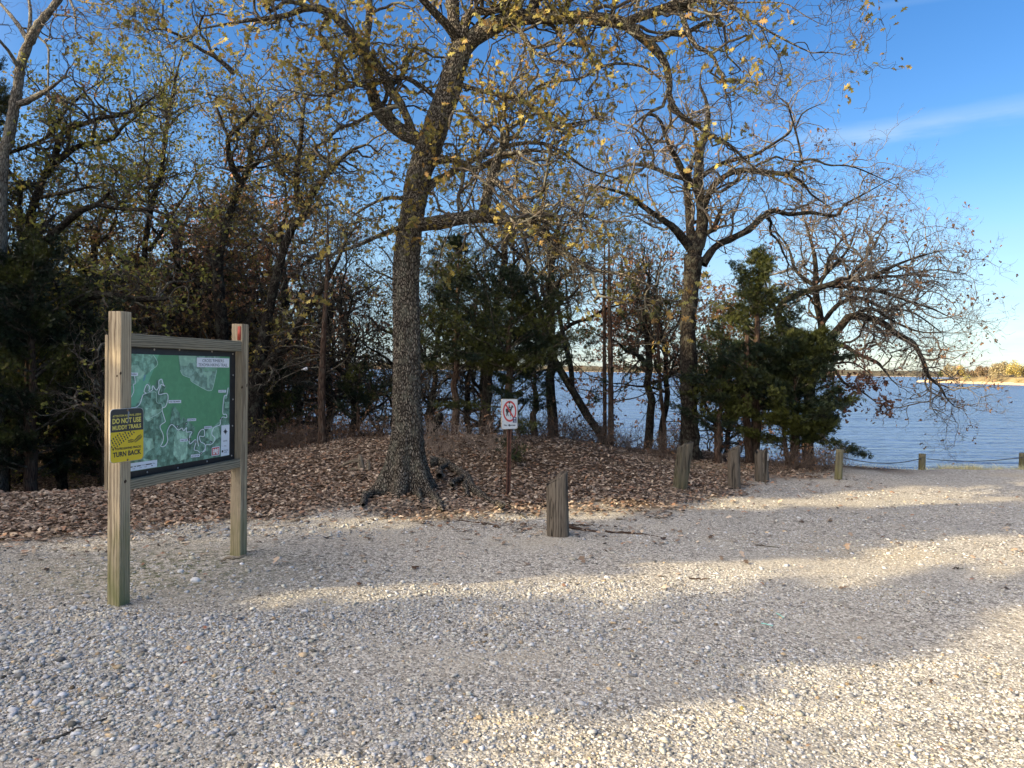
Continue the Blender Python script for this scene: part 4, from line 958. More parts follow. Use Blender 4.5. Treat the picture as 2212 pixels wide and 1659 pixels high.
class Tree:
    def __init__(s, name, label, base, group=None, cat='tree'):
        s.t = thing(name, label, cat, base, group); s.base = np.array(base, float); s.big = []; s.sm = []; s.lf = []; s.lfd = []; s.leafy = True
    def limb(s, pts, d0, d1, gn=0.25, n=None, store=True):
        """limb traced in the photo: (u,v,width px) points, own depth from d0 to d1"""
        a = np.array(pts, float); L_ = np.concatenate([[0], np.cumsum(np.hypot(*np.diff(a[:, :2], axis=0).T))]); t = L_ / L_[-1]
        d = d0 + (d1 - d0) * t; p = P(a[:, 0], a[:, 1], d); r = a[:, 2] / F * d / 2
        ln = np.linalg.norm(np.diff(p, axis=0), axis=1).sum(); n = n or max(6, int(ln / 0.11)); n = min(n, 70)
        q = catmull(np.c_[p, r], n); p, r = q[:, :3], np.maximum(q[:, 3], .003)
        w = np.cumsum(R.randn(n, 3), 0); w -= np.linspace(0, 1, n)[:, None] * w[-1]; w *= gn * .012
        p = p + w * np.minimum(1, np.linspace(0, 4, n))[:, None]; r = r * (1 + .07 * R.randn(n))
        if store: s.big.append((p, r))
        return p, r
    def leafat(s, p, d, k, spread):
        for _ in range(k): s.lf.append(p + spread * R.randn(3)); s.lfd.append(d + 0.6 * R.randn(3))
    def grow(s, p, r, lv, cfg):
        ln = np.linalg.norm(np.diff(p, axis=0), axis=1); tot = ln.sum(); n = len(p)
        dens = cfg['dens'][lv]; k = R.poisson(dens * tot)
        lo = cfg.get('lo', .15) if lv == 0 else .12
        T = np.gradient(p, axis=0)
        for _ in range(k):
            t = (lo + (1 - lo) * R.rand()) * (n - 1); i = int(t); i = min(i, n - 2)
            st = p[i] + (p[i + 1] - p[i]) * (t - i); tg = T[i] / (np.linalg.norm(T[i]) + 1e-9)
            pr = np.cross(tg, R.randn(3)); pr /= np.linalg.norm(pr) + 1e-9
            th = rad(R.uniform(*cfg.get('ang', (30, 75)))); d = tg * math.cos(th) + pr * math.sin(th); d[2] += cfg.get('trop', .12); 
            L0, L1 = cfg['len'][lv]; L_ = R.uniform(L0, L1) * (1 - .35 * t / n)
            rc = min(.65 * r[i], L_ * cfg.get('thick', .021)); s.branch(st, d, L_, max(rc, .0028), lv + 1, cfg)
        if cfg.get('tips', 2) and tot > .2:
            tg = p[-1] - p[-3]; tg /= np.linalg.norm(tg) + 1e-9
            for _ in range(cfg.get('tips', 2) + (lv == 0)):
                L0, L1 = cfg['len'][lv]; L_ = R.uniform(L0, L1) * .6; s.branch(p[-1], tg + .5 * R.randn(3), L_, max(min(r[-1] * .95, L_ * .021), .0028), lv + 1, cfg)
    def branch(s, st, d, L_, r0, lv, cfg):
        n = (12, 12, 8, 5, 4)[min(lv, 4)]; g = cfg.get('gnarl', .30)
        if lv == 2 and cfg.get('leaf', 0): lf_ = cfg['leaf']; s.leafy = R.rand() < (lf_(st) if callable(lf_) else lf_)
        step = L_ / (n - 1)
        pts = np.empty((n, 3)); pts[0] = st; d = d / (np.linalg.norm(d) + 1e-9); nz = R.randn(n, 3) * g
        for i in range(1, n):
            d = d + nz[i]; d[2] += cfg.get('up', .03); d /= math.sqrt(d @ d); pts[i] = pts[i - 1] + d * step
        if pts[:, 2].min() < cfg.get('floor', -9): pts[:, 2] = np.maximum(pts[:, 2], cfg['floor'])
        rr = r0 * np.linspace(1, .38 if lv < cfg['max'] else .5, n); (s.big if r0 > .03 else s.sm).append((pts, rr))
        if lv < cfg['max']: s.grow(pts, rr, lv, cfg)
        if cfg.get('leaf', 0) and lv >= min(2, cfg['max']):
            if s.leafy:
                if lv == cfg['max'] and R.rand() < .85: s.leafat(pts[-1], d, R.randint(1, cfg.get('lk', 4)), cfg.get('lsp', .05))
                elif lv < cfg['max']: s.leafat(pts[-1], d, 3, .05)
            elif lv == cfg['max'] and R.rand() < .02: s.leafat(pts[-1], d, 1, .02)
    def finish(s, bark, twig, palette=None, lsize=(.06, .10), detail=False, droop=.0, sides=None, leafmat=None, colfn=None):
        sf = sides or (lambda r: 20 if r > .12 else 12 if r > .05 else 8 if r > .02 else 5 if r > .008 else 3)
        if s.big: V, q, bk = tube_mesh(s.big, sf); part('trunk', V, q, bark, s.t, {'v_bark': bk}, smooth=True)
        if s.sm: V, q, bk = tube_mesh(s.sm, sf); part('branches', V, q, twig, s.t, {'v_bark': bk}, smooth=True)
        if s.lf:
            pos = np.array(s.lf); n = len(pos); d = unit(np.array(s.lfd) + [0, 0, -droop]); rnd = R.randn(n, 3); x = unit(np.cross(d, rnd)); z = np.cross(x, d)
            Rm = np.stack([x, d, z], 2); col = pal(n, *palette) if colfn is None else colfn(pos)
            V, Fc, c = leaves_mesh(pos, R.uniform(*lsize, n), Rm, col, detail); part('foliage', V, Fc, leafmat or M_OAKLEAF, s.t, {'col': c})
        return s.t
z8 = lambda p: zt(1300, 0, 1.58, p); z9 = lambda p: zt(2500, 0, 1.4427, p); z7 = lambda p: zt(0, 0, 1.58, p)
z2 = lambda p: zt(0, 900, 1.383, p); z3 = lambda p: zt(1000, 900, 1.659, p); z4 = lambda p: zt(2000, 900, 1.659, p); z5 = lambda p: zt(2500, 900, 1.58, p)

# ---------------------------------------------------------------- the big post oak
def big_oak():
    b = GH(880, 1066); D = b[1] + 0.15; b = np.array([b[0], D, H(b[0], D)])
    T = Tree('oak_tree', 'large rough-barked oak with exposed roots standing on the leafy mound', b)
    lower = [(880, 1085, 62), (879, 1030, 62), (879, 975, 61), (881, 920, 60), (878, 860, 59), (879, 780, 58), (878, 700, 57), (876, 600, 55), (880, 540, 54)]
    up_ = z8([(500, 1400, 146), (525, 1250, 150), (548, 1100, 155), (600, 950, 165), (660, 780, 160), (725, 600, 158), (770, 450, 142), (805, 330, 145), (825, 265, 125)])
    a = np.array(lower + up_); p = P(a[:, 0], a[:, 1], np.full(len(a), D)); r = a[:, 2] / F * D / 2; n = 260
    q = catmull(np.c_[p, r], n); p, r = q[:, :3], q[:, 3]; ns = 72; an = np.arange(ns) * 2 * math.pi / ns
    zrel = p[:, 2] - b[2]; flare = np.exp(-np.maximum(zrel, 0) / 0.33)
    lob = sum(w * np.maximum(0, np.cos(an - c)) ** k for c, w, k in ((-1.75, .85, 12), (-2.75, 1.0, 10), (-.65, 1.0, 12), (.4, .9, 8), (1.6, .6, 6), (2.7, .7, 7)))
    Rr = r[:, None] * (1 + flare[:, None] * (lob[None] * 1.75 - .10)) 
    A2, Z2 = np.meshgrid(an, zrel, indexing='xy')
    nx = np.cos(A2) * 3, np.sin(A2) * 3
    pl = fbm(nx[0] * 5 + nx[1] * 3.1 + 40, Z2 * 7 + nx[1] * 4.3, 71, 3) + .4 * vnoise(np.cos(A2) * 11 + 50 + np.sin(A2) * 7, Z2 * 22, 73)
    Rr = Rr + 0.026 * (pl - .7) + .02 * (fbm(nx[0] + 9, Z2 * 2 + nx[1], 75, 2) - .5)
    V = p[:, None, :] + np.stack([np.cos(A2) * Rr, np.sin(A2) * Rr, 0 * Rr], -1); idx = np.arange(n * ns).reshape(n, ns)
    qd = np.stack([idx[:-1], np.roll(idx[:-1], -1, 1), np.roll(idx[1:], -1, 1), idx[1:]], -1).reshape(-1, 4)
    bk = np.stack([np.cos(A2) * Rr, np.sin(A2) * Rr, Z2 + 3], -1)
    part('trunk', V.reshape(-1, 3), [qd], M_BARK1, T.t, {'v_bark': bk.reshape(-1, 3)}, smooth=True)
    # surface roots
    def root(pts, lift=.04):
        pts = np.array(zt(1350, 1600, 2.328, pts)); g = np.array([GH(u, v) for u, v, w in pts]); rr = pts[:, 2] / F * g[:, 1] / 2
        g[:, 2] += lift + .025 - rr * .15; q = catmull(np.c_[g, rr], 34); q[:, :3] += .012 * np.cumsum(R.randn(34, 3), 0) * .5; q[:, 3] *= 1 + .13 * R.randn(34); return q[:, :3], np.maximum(q[:, 3], .008)
    rts = [root([(800, 560, 130), (900, 560, 100), (1000, 600, 80), (1130, 680, 80), (1200, 790, 75), (1330, 880, 60), (1440, 930, 40), (1560, 960, 30), (1670, 1040, 14)], .06),
           root([(640, 800, 90), (760, 830, 70), (840, 880, 70), (870, 970, 50), (900, 1000, 30)]), root([(480, 780, 100), (400, 800, 70), (280, 830, 60), (200, 870, 60), (185, 950, 40)]),
           root([(880, 720, 60), (900, 660, 50), (950, 600, 40), (975, 590, 20)], .10), root([(1130, 680, 50), (1140, 780, 45), (1160, 850, 20)], .05), root([(1420, 930, 40), (1470, 1000, 35), (1500, 1020, 20)], .03), root([(700, 820, 60), (690, 880, 40), (720, 920, 20)]),
           root([(1110, 690, 50), (1010, 740, 46), (1000, 800, 30)], .05), root([(420, 690, 80), (340, 740, 50), (310, 800, 30)], .05)]
    for p_, r_ in rts:
        V, q, bk = tube_mesh([(p_, r_)], lambda r: 14); part('root', V, q, M_BARK1, T.t, {'v_bark': bk}, smooth=True)
    limbs = [
     (z8([(830, 300, 120), (900, 225, 112), (1000, 165, 104), (1130, 110, 98), (1280, 100, 90), (1430, 110, 86), (1600, 115, 82), (1750, 130, 78), (1850, 150, 72)]), 0, -.7),
     (z8([(1820, 150, 50), (1900, 112, 62), (2000, 78, 66), (2120, 45, 66), (2230, 30, 60)]) + z9([(230, 20, 44), (330, 5, 36), (430, -40, 26), (520, -90, 18)]), -.7, -1.2),
     (z8([(1830, 150, 62), (1920, 220, 56), (2010, 300, 52), (2080, 400, 46), (2110, 520, 42), (2115, 620, 38), (2180, 720, 34)]) + z9([(330, 700, 26), (430, 770, 22), (540, 830, 18), (620, 900, 12), (720, 990, 6)]), -.7, -.4),
     (z9([(260, 70, 32), (300, 180, 30), (345, 265, 26), (430, 305, 20), (480, 400, 15), (505, 480, 10), (520, 580, 5)]), -1.1, -1.3),
     (z9([(470, -20, 26), (560, 40, 22), (640, 110, 16), (720, 155, 14), (800, 200, 12), (900, 250, 9), (1000, 295, 8), (1100, 292, 6), (1190, 312, 3)]), -1.2, -1.7),
     (z9([(330, 5, 18), (500, 12, 13), (700, 10, 9), (850, 22, 7), (950, 85, 6), (1040, 130, 4)]), -1.2, -1.9),
     (z8([(805, 300, 86), (778, 170, 82), (762, 0, 76), (755, -180, 66), (790, -400, 50)]), 0, .3),
     (z8([(835, 230, 55), (850, 150, 42), (868, 80, 32), (885, 5, 8)]), -.1, -.2),
     (z8([(815, 200, 50), (850, 95, 46), (930, 75, 46), (1010, 70, 48), (1100, 15, 44), (1170, -80, 36)]), 0, -.5),
     (z8([(1240, 110, 74), (1265, 30, 74), (1290, -80, 66), (1330, -260, 50)]), -.3, -.1), (z8([(1200, 120, 40), (1170, 30, 28), (1150, -60, 20)]), -.3, .2),
     (z8([(1450, 100, 38), (1475, 20, 34), (1490, -60, 28)]), -.4, -.8), (z8([(1640, 110, 42), (1650, 20, 40), (1660, -80, 32)]), -.5, -.1), (z8([(1755, 120, 30), (1765, 20, 28), (1775, -60, 22)]), -.6, -.9),
     (z8([(800, 270, 55), (740, 170, 55), (660, 90, 52), (580, 0, 48), (510, -90, 42)]), 0, -.6),
     (z8([(600, 890, 96), (450, 822, 92), (350, 740, 82), (285, 650, 72), (255, 540, 62), (237, 430, 52), (230, 300, 46), (240, 150, 42), (250, 0, 38), (255, -120, 30)]), 0, .5),
     (z8([(520, 840, 52), (490, 760, 50), (440, 650, 54), (370, 560, 58), (320, 450, 60), (240, 360, 60), (150, 250, 58)]) + z7([(2100, 120, 52), (2000, 62, 48), (1900, 52, 42), (1800, 90, 36), (1650, 112, 28), (1450, 140, 18), (1250, 178, 10)]), 0, -.9),
     (z8([(670, 620, 30), (560, 530, 30), (450, 480, 30), (330, 492, 27), (200, 512, 22), (60, 560, 17), (-80, 600, 12), (-260, 560, 7)]), 0, -.8),
     (z7([(1900, 52, 40), (1860, -20, 34), (1800, -90, 28)]), -.5, -.6), (z7([(2050, 90, 30), (2010, 160, 26), (1990, 240, 20), (2060, 330, 14), (2120, 420, 8)]), -.3, 0),
     (z7([(1460, 460, 34), (1400, 400, 32), (1330, 350, 26), (1230, 300, 20), (1100, 215, 16), (1000, 180, 12), (930, 190, 6)]), .8, .4),
     (z8([(640, 1000, 64), (760, 990, 52), (850, 1035, 44), (920, 1045, 38), (1010, 990, 32), (1120, 960, 26), (1260, 930, 20), (1400, 960, 12)]), 0, -.6),
     (z8([(560, 1240, 54), (650, 1130, 50), (750, 1080, 44), (850, 1020, 38), (980, 960, 32), (1150, 900, 28), (1300, 895, 24), (1400, 925, 22), (1500, 985, 18), (1620, 1060, 14), (1780, 1110, 8)]), 0, .7),
     (z8([(520, 1400, 92), (640, 1390, 86), (760, 1370, 84), (880, 1350, 82), (1000, 1352, 76), (1100, 1375, 66), (1200, 1370, 56), (1300, 1425, 48), (1400, 1525, 40), (1500, 1600, 34), (1640, 1680, 26), (1800, 1700, 20), (2000, 1780, 12)]), 0, -1.4),
     (z8([(950, 1360, 74), (972, 1250, 68), (1000, 1130, 60), (1035, 1030, 52), (1062, 930, 42), (1110, 860, 32), (1180, 830, 22), (1200, 700, 14)]), -.5, -.9),
     (z8([(1010, 1110, 42), (1100, 1190, 42), (1180, 1275, 42), (1260, 1340, 38), (1380, 1390, 26), (1500, 1400, 16)]), -.7, -1.2),
     (z8([(750, 540, 30), (820, 630, 28), (880, 720, 28), (950, 800, 25), (1010, 845, 24), (1080, 900, 16)]), 0, -.7),
     (z8([(780, 520, 38), (900, 555, 34), (1000, 580, 30), (1120, 605, 30), (1230, 640, 32), (1320, 720, 30), (1400, 780, 24), (1500, 772, 18), (1640, 740, 10)]), 0, -.8),
     (z8([(1120, 605, 22), (1210, 600, 24), (1300, 540, 23), (1400, 505, 21), (1550, 490, 18), (1640, 440, 17), (1750, 395, 18), (1900, 400, 16), (2000, 440, 12), (2070, 510, 6)]), -.4, -1.1),
     (z8([(1100, 180, 22), (1190, 200, 30), (1250, 300, 26), (1330, 360, 18), (1450, 390, 10)]), -.3, -1.0),
     (z8([(480, 1400, 34), (350, 1450, 30), (230, 1505, 24), (80, 1560, 17), (-60, 1600, 12), (-220, 1590, 6)]), 0, -.9),
     (z8([(470, 1240, 30), (380, 1230, 24), (280, 1260, 20), (160, 1330, 12)]), 0, -.5)]
    # crown leaf density: thick at the upper left, sparse to the right and bottom
    def leafp(p):
        u = p[0] / p[1]; return .80 if (p[2] > 4.0 and u < -.08) else (.44 if u < .14 and p[2] > 3.0 else .20)
    cfg = dict(dens=[3.6, 4.4, 6.0], len=[(.6, 1.7), (.3, .75), (.12, .3)], max=3, gnarl=.40, up=.05, trop=.14, leaf=leafp, lk=5, lo=.12, floor=1.9, lsp=.045)
    for pts, a0, a1 in limbs: T.grow(*T.limb(pts, D + a0, D + a1), 0, cfg)
    dead = T.limb(z8([(1000, 850, 16), (950, 950, 17), (930, 1050, 16), (880, 1200, 14), (830, 1300, 12), (750, 1420, 9), (700, 1560, 6)]), D - .7, D - .9)
    T.grow(*dead, 1, dict(cfg, leaf=0, dens=[2, 3, 5]))
    for pts in (z3([(1250, 60, 16), (1220, 170, 12), (1200, 260, 8)]), z3([(920, 340, 14), (850, 300, 12), (770, 270, 10), (700, 200, 8), (620, 180, 5)]), z3([(920, 250, 12), (860, 160, 9), (780, 90, 6)])):
        T.grow(*T.limb(pts, D, D - .5), 1, dict(cfg, leaf=.1, dens=[2, 3, 5]))
    # small leafy shoots on the trunk
    for v in np.r_[R.uniform(330, 560, 26), R.uniform(560, 640, 5)]:
        a_ = R.uniform(-2.6, -.5); c = P(880 + (560 - min(v, 560)) * .16, v, D); T.branch(c + .2 * np.array([math.cos(a_), math.sin(a_), 0]), np.array([math.cos(a_), math.sin(a_), .4]), R.uniform(.25, .6), .005, 2, dict(cfg, leaf=.9, dens=[2, 3, 7]))
    def colfn(pos):
        n = len(pos); c = pal(n, *P_OLIVE); g = pal(n, *P_GOLD); m = R.rand(n) < np.clip((pos[:, 2] - 3.8) * .25 - pos[:, 0] * .09, .05, .6); c[m] = g[m]; return c  # golder leaves toward the upper left: sunlight put into the leaf colour
    return T.finish(M_BARK1, M_TWIG, lsize=(.055, .095), detail=True, droop=.25, colfn=colfn)
big_oak()

# ---------------------------------------------------------------- traced bare oaks on the right
def base_at(u, v, d): p = P(u, v, d); return np.array([p[0], d, H(p[0], d)])
def traced(name, label, bpx, D, trunk, limbs, cfg, bark, twig, palette, **kw):
    b = base_at(bpx[0], bpx[1], D); T = Tree(name, label, b, kw.pop('group', None))
    first = np.array(trunk, float); p, r = T.limb(trunk, D, D, .12)
    dz = p[0, 2] - b[2]                                # run the trunk down into the soil
    p = np.concatenate([[p[0] - [0, 0, max(.3, dz + .3)]], p]); r = np.concatenate([[r[0] * 1.25], r]); r[1] *= 1.1; T.big[-1] = (p, r)
    if kw.pop('kid_trunk', False): T.grow(p, r, 0, dict(cfg, lo=.35))
    for pts, a0, a1 in limbs: T.grow(*T.limb(pts, D + a0, D + a1), 0, cfg)
    return T.finish(bark, twig, palette, **kw)
bare = dict(dens=[4.4, 5.4, 6.2], len=[(.7, 1.8), (.35, .8), (.12, .3)], max=3, gnarl=.36, up=.04, trop=.10, leaf=.03, lk=2, lo=.12)
traced('oak_tree', 'tall bare oak with dark trunk forking high up, left of the big dark cedar', (1491, 990), 14.2,
    [(1491, 985, 42), (1489, 900, 37), (1488, 800, 36), (1487, 700, 34), (1494, 620, 33), (1500, 560, 38)] + z9([(345, 1440, 80), (380, 1330, 78), (386, 1200, 60), (362, 1060, 55), (365, 960, 50), (370, 880, 42), (395, 780, 36), (415, 660, 28), (400, 560, 20), (370, 480, 12), (380, 380, 6)]),
    [(z9([(340, 1430, 56), (315, 1300, 52), (305, 1150, 46), (292, 1040, 34), (320, 930, 26), (350, 840, 20), (330, 720, 12)]), 0, .8),
     (z9([(320, 1420, 50), (230, 1300, 42), (150, 1240, 35), (60, 1180, 30), (0, 1130, 25), (-90, 1090, 18), (-200, 1060, 10)]), 0, -1),
     (z9([(355, 1070, 45), (290, 1000, 38), (240, 900, 32), (195, 820, 25), (140, 680, 18), (70, 650, 14), (0, 700, 8)]), 0, -.8),
     (z9([(290, 1020, 26), (190, 990, 26), (100, 955, 22), (0, 935, 18), (-110, 960, 12), (-220, 1000, 7)]), 0, .6),
     (z9([(390, 1200, 34), (430, 1080, 33), (500, 1010, 32), (600, 970, 28), (720, 975, 26), (870, 990, 24), (910, 945, 18), (950, 930, 14), (940, 850, 12), (905, 720, 11), (870, 600, 7)]), 0, -.9),
     (z9([(385, 1500, 50), (460, 1400, 42), (560, 1350, 38), (650, 1300, 36), (730, 1230, 32), (790, 1195, 28), (880, 1215, 24), (1000, 1205, 20), (1140, 1222, 18), (1190, 1160, 14), (1290, 1110, 10), (1430, 1030, 5)]), 0, .5),
     (z9([(370, 1010, 28), (470, 940, 24), (560, 910, 22), (680, 880, 20), (760, 830, 16), (870, 760, 12), (900, 700, 6)]), 0, 1),
     (z9([(930, 920, 14), (1010, 905, 13), (1100, 935, 11), (1220, 940, 9), (1350, 990, 7), (1480, 1050, 4)]), -.9, -.9), (z9([(870, 985, 14), (960, 1040, 13), (1000, 1100, 11), (1100, 1170, 7)]), -.9, -.4),
     (z9([(380, 1330, 30), (440, 1310, 28), (470, 1250, 26), (490, 1190, 20)]), 0, -.3), (z9([(910, 730, 12), (960, 640, 8), (1060, 590, 4)]), -.9, -.9)],
    bare, M_BARK2, M_TWIGP, P_BROWN, lsize=(.05, .09))
traced('oak_tree', 'wide spreading oak with drooping right-hand limbs over the lake, behind the cedar', (1690, 1000), 16.5,
    z5([(1080, 1480, 74), (1075, 1300, 70), (1085, 1050, 68), (1105, 850, 66), (1150, 750, 62), (1180, 700, 56)]),
    [(z5([(1180, 720, 62), (1290, 600, 50), (1340, 548, 45), (1450, 555, 44), (1550, 590, 41), (1640, 660, 37), (1730, 712, 33), (1790, 810, 27), (1825, 920, 23), (1890, 970, 15), (1940, 1060, 10), (1995, 1110, 5)]), 0, -1.4),
     (z5([(1160, 720, 48), (1162, 600, 44), (1132, 450, 40), (1120, 350, 34), (1125, 230, 28), (1100, 100, 20), (1060, -40, 12)]), 0, .5),
     (z5([(1130, 770, 44), (1040, 655, 38), (960, 620, 34), (900, 540, 28), (840, 440, 18), (800, 300, 10)]), 0, 1),
     (z5([(1100, 850, 50), (900, 620, 40), (920, 460, 40), (1080, 388, 40), (1200, 352, 36), (1320, 320, 32), (1450, 310, 27), (1600, 240, 19), (1750, 180, 12), (1900, 140, 6)]), 0, -.8),
     (z5([(1190, 710, 34), (1300, 730, 30), (1400, 790, 26), (1500, 830, 22), (1540, 870, 15), (1600, 945, 6)]), 0, -1.0), (z5([(1540, 860, 12), (1600, 800, 10), (1590, 770, 9), (1720, 750, 4)]), -1, -1.3),
     (z5([(1200, 352, 28), (1350, 370, 26), (1550, 400, 22), (1700, 450, 16), (1850, 500, 11), (1980, 560, 5)]), -.3, -1.2), (z5([(1160, 600, 30), (1260, 480, 26), (1400, 430, 22), (1560, 500, 17), (1720, 520, 12), (1900, 640, 6)]), 0, 1.2),
     (z5([(1450, 310, 20), (1560, 300, 18), (1700, 290, 13), (1850, 260, 9), (2050, 280, 5)]), -.5, -.8), (z5([(1320, 320, 22), (1420, 200, 18), (1500, 80, 12), (1560, -40, 6)]), -.4, 0), (z5([(1120, 350, 24), (1240, 230, 20), (1330, 120, 15), (1380, -20, 9)]), 0, .6),
     (z5([(1340, 548, 26), (1480, 500, 20), (1620, 580, 15), (1780, 640, 10), (1980, 650, 5)]), -.4, -1.5), (z5([(1105, 350, 26), (1000, 260, 20), (960, 130, 15), (880, 20, 10)]), 0, .4)],
    dict(bare, dens=[4.6, 5.4, 6.2], len=[(.8, 2.0), (.4, .95), (.12, .3)], leaf=.14, trop=.02, up=.02), M_BARK2, M_TWIGP, P_BROWN, lsize=(.05, .09))
# low limb that still holds its brown leaves, hanging over the water right of the cedar
traced('oak_tree', 'low oak holding dense clumps of dark brown leaves over the water right of the cedar', (1735, 1000), 15.2,
    z5([(1090, 1440, 30), (1100, 1200, 28), (1090, 1000, 28), (1085, 850, 26), (1090, 780, 24)]),
    [(z5([(1085, 800, 26), (1170, 830, 24), (1240, 880, 22), (1300, 960, 18), (1400, 1010, 12), (1500, 1080, 7)]), 0, -.8), (z5([(1240, 880, 14), (1230, 1000, 12), (1250, 1080, 10), (1300, 1100, 6)]), -.3, -.5),
     (z5([(1200, 850, 14), (1330, 830, 12), (1400, 860, 9), (1460, 900, 5)]), -.2, -.4), (z5([(1090, 780, 22), (1180, 740, 18), (1260, 745, 12)]), 0, -.4)],
    dict(bare, dens=[6, 8, 7], len=[(.2, .5), (.12, .3), (.06, .14)], leaf=1., lk=6, trop=-.1, lsp=.03), M_BARK2, M_TWIGP, ([(.17, .085, .055), (.12, .065, .045), (.22, .12, .08)], [3, 2, 1]), lsize=(.06, .10))
lean = dict(bare, leaf=.02, dens=[2.4, 3.6, 5])
traced('oak_tree', 'black-trunked oak leaning left over the mound edge in front of the lake', (1315, 960), 14.3,
    z4([(640, 1430, 56), (600, 1340, 54), (520, 1220, 52), (430, 1065, 52), (330, 900, 46), (270, 760, 44), (232, 620, 40), (185, 420, 34), (145, 260, 28), (120, 100, 22), (60, -60, 16), (20, -220, 9)]),
    [(z4([(420, 1040, 36), (410, 900, 34), (372, 760, 32), (345, 600, 28), (335, 480, 24), (395, 455, 18), (470, 380, 12)]), 0, -.8), (z4([(245, 640, 26), (280, 470, 24), (330, 340, 20), (400, 280, 14), (480, 160, 8)]), 0, .6),
     (z4([(240, 660, 22), (160, 590, 20), (90, 520, 16), (40, 420, 12), (20, 300, 7)]), 0, .4), (z4([(350, 930, 20), (250, 920, 16), (150, 960, 12), (60, 1040, 6)]), 0, -.5), (z4([(170, 360, 20), (250, 250, 18), (340, 120, 13), (420, -20, 8)]), 0, -.4)],
    lean, M_BARK2, M_TWIG, P_BROWN, kid_trunk=True, lsize=(.05, .08))
def juniper_pole(label, u0, v0, D, pts, n_, tuft=.15, group='slender bare junipers at the lake edge'):
    b = base_at(u0, v0, D); T = Tree('juniper_tree', label, b, group)
    p, r = T.limb(pts, D, D, .08); p = np.concatenate([[np.array([p[0, 0], p[0, 1], b[2] - .3])], p]); r = np.concatenate([[r[0] * 1.1], r]); T.big[-1] = (p, r)
    cfg = dict(dens=[n_ * .8, 3.2, 4], len=[(.5, 1.5), (.2, .55), (.1, .22)], max=3, gnarl=.16, trop=.0, up=-.01, leaf=0, lo=.22, ang=(60, 95), thick=.011)
    T.grow(p, r, 0, cfg)
    if tuft:
        pos, dr = [], []
        for q, rr in T.sm:
            if len(q) <= 5 and R.rand() < tuft * (.3 if q[0, 2] < 1.5 else 1): 
                for _ in range(14): pos.append(q[-1] + .05 * R.randn(3)); dr.append(unit(q[-1] - q[0]) + .5 * R.randn(3))
        V, Fc, c = sprays(np.array(pos), np.array(dr), .055, .10); part('foliage', V, Fc, M_CEDAR, T.t, {'col': c})
    return T.finish(M_CBARK, M_TWIG)
# ---------------------------------------------------------------- cedars
def spray_template():
    V, Fc = [], []
    for i, (a, l) in enumerate(((-.85, .55), (-.45, .8), (0, 1.0), (.42, .82), (.9, .5))):
        d = np.array([math.sin(a), math.cos(a), .15 * math.sin(i * 2.1)]); s = np.array([d[1], -d[0], 0]) * .075; o = d * .08
        V += [o, d * l * .55 + s, d * l, d * l * .55 - s]; Fc += [(4 * i, 4 * i + 1, 4 * i + 2), (4 * i, 4 * i + 2, 4 * i + 3)]
    return np.array(V), np.array(Fc)
SPV, SPF = spray_template()
def sprays(pos, dr, s0, s1, cols=None):
    n = len(pos); d = unit(dr); x = unit(np.cross(d, R.randn(n, 3))); z = np.cross(x, d); Rm = np.stack([x, d, z], 2); sz = R.uniform(s0, s1, n)
    V = np.einsum('nij,nkj->nki', Rm, SPV[None] * sz[:, None, None]) + pos[:, None, :]; k = len(SPV)
    if cols is None:
        cl = fbm(pos[:, 0] * 3 + pos[:, 1] * 2, pos[:, 2] * 3, 81, 3); cl = np.clip((cl - .42) * 4, 0, 1)[:, None]
        cols = np.array([.012, .022, .010]) * (1 - cl) + np.array([.060, .066, .012]) * cl; cols = cols * (1 + .3 * R.randn(n, 1)); cols = np.clip(cols, .006, .5)
    return V.reshape(-1, 3), [(SPF[None] + (np.arange(n) * k)[:, None, None]).reshape(-1, 3)], np.repeat(cols, k, 0)
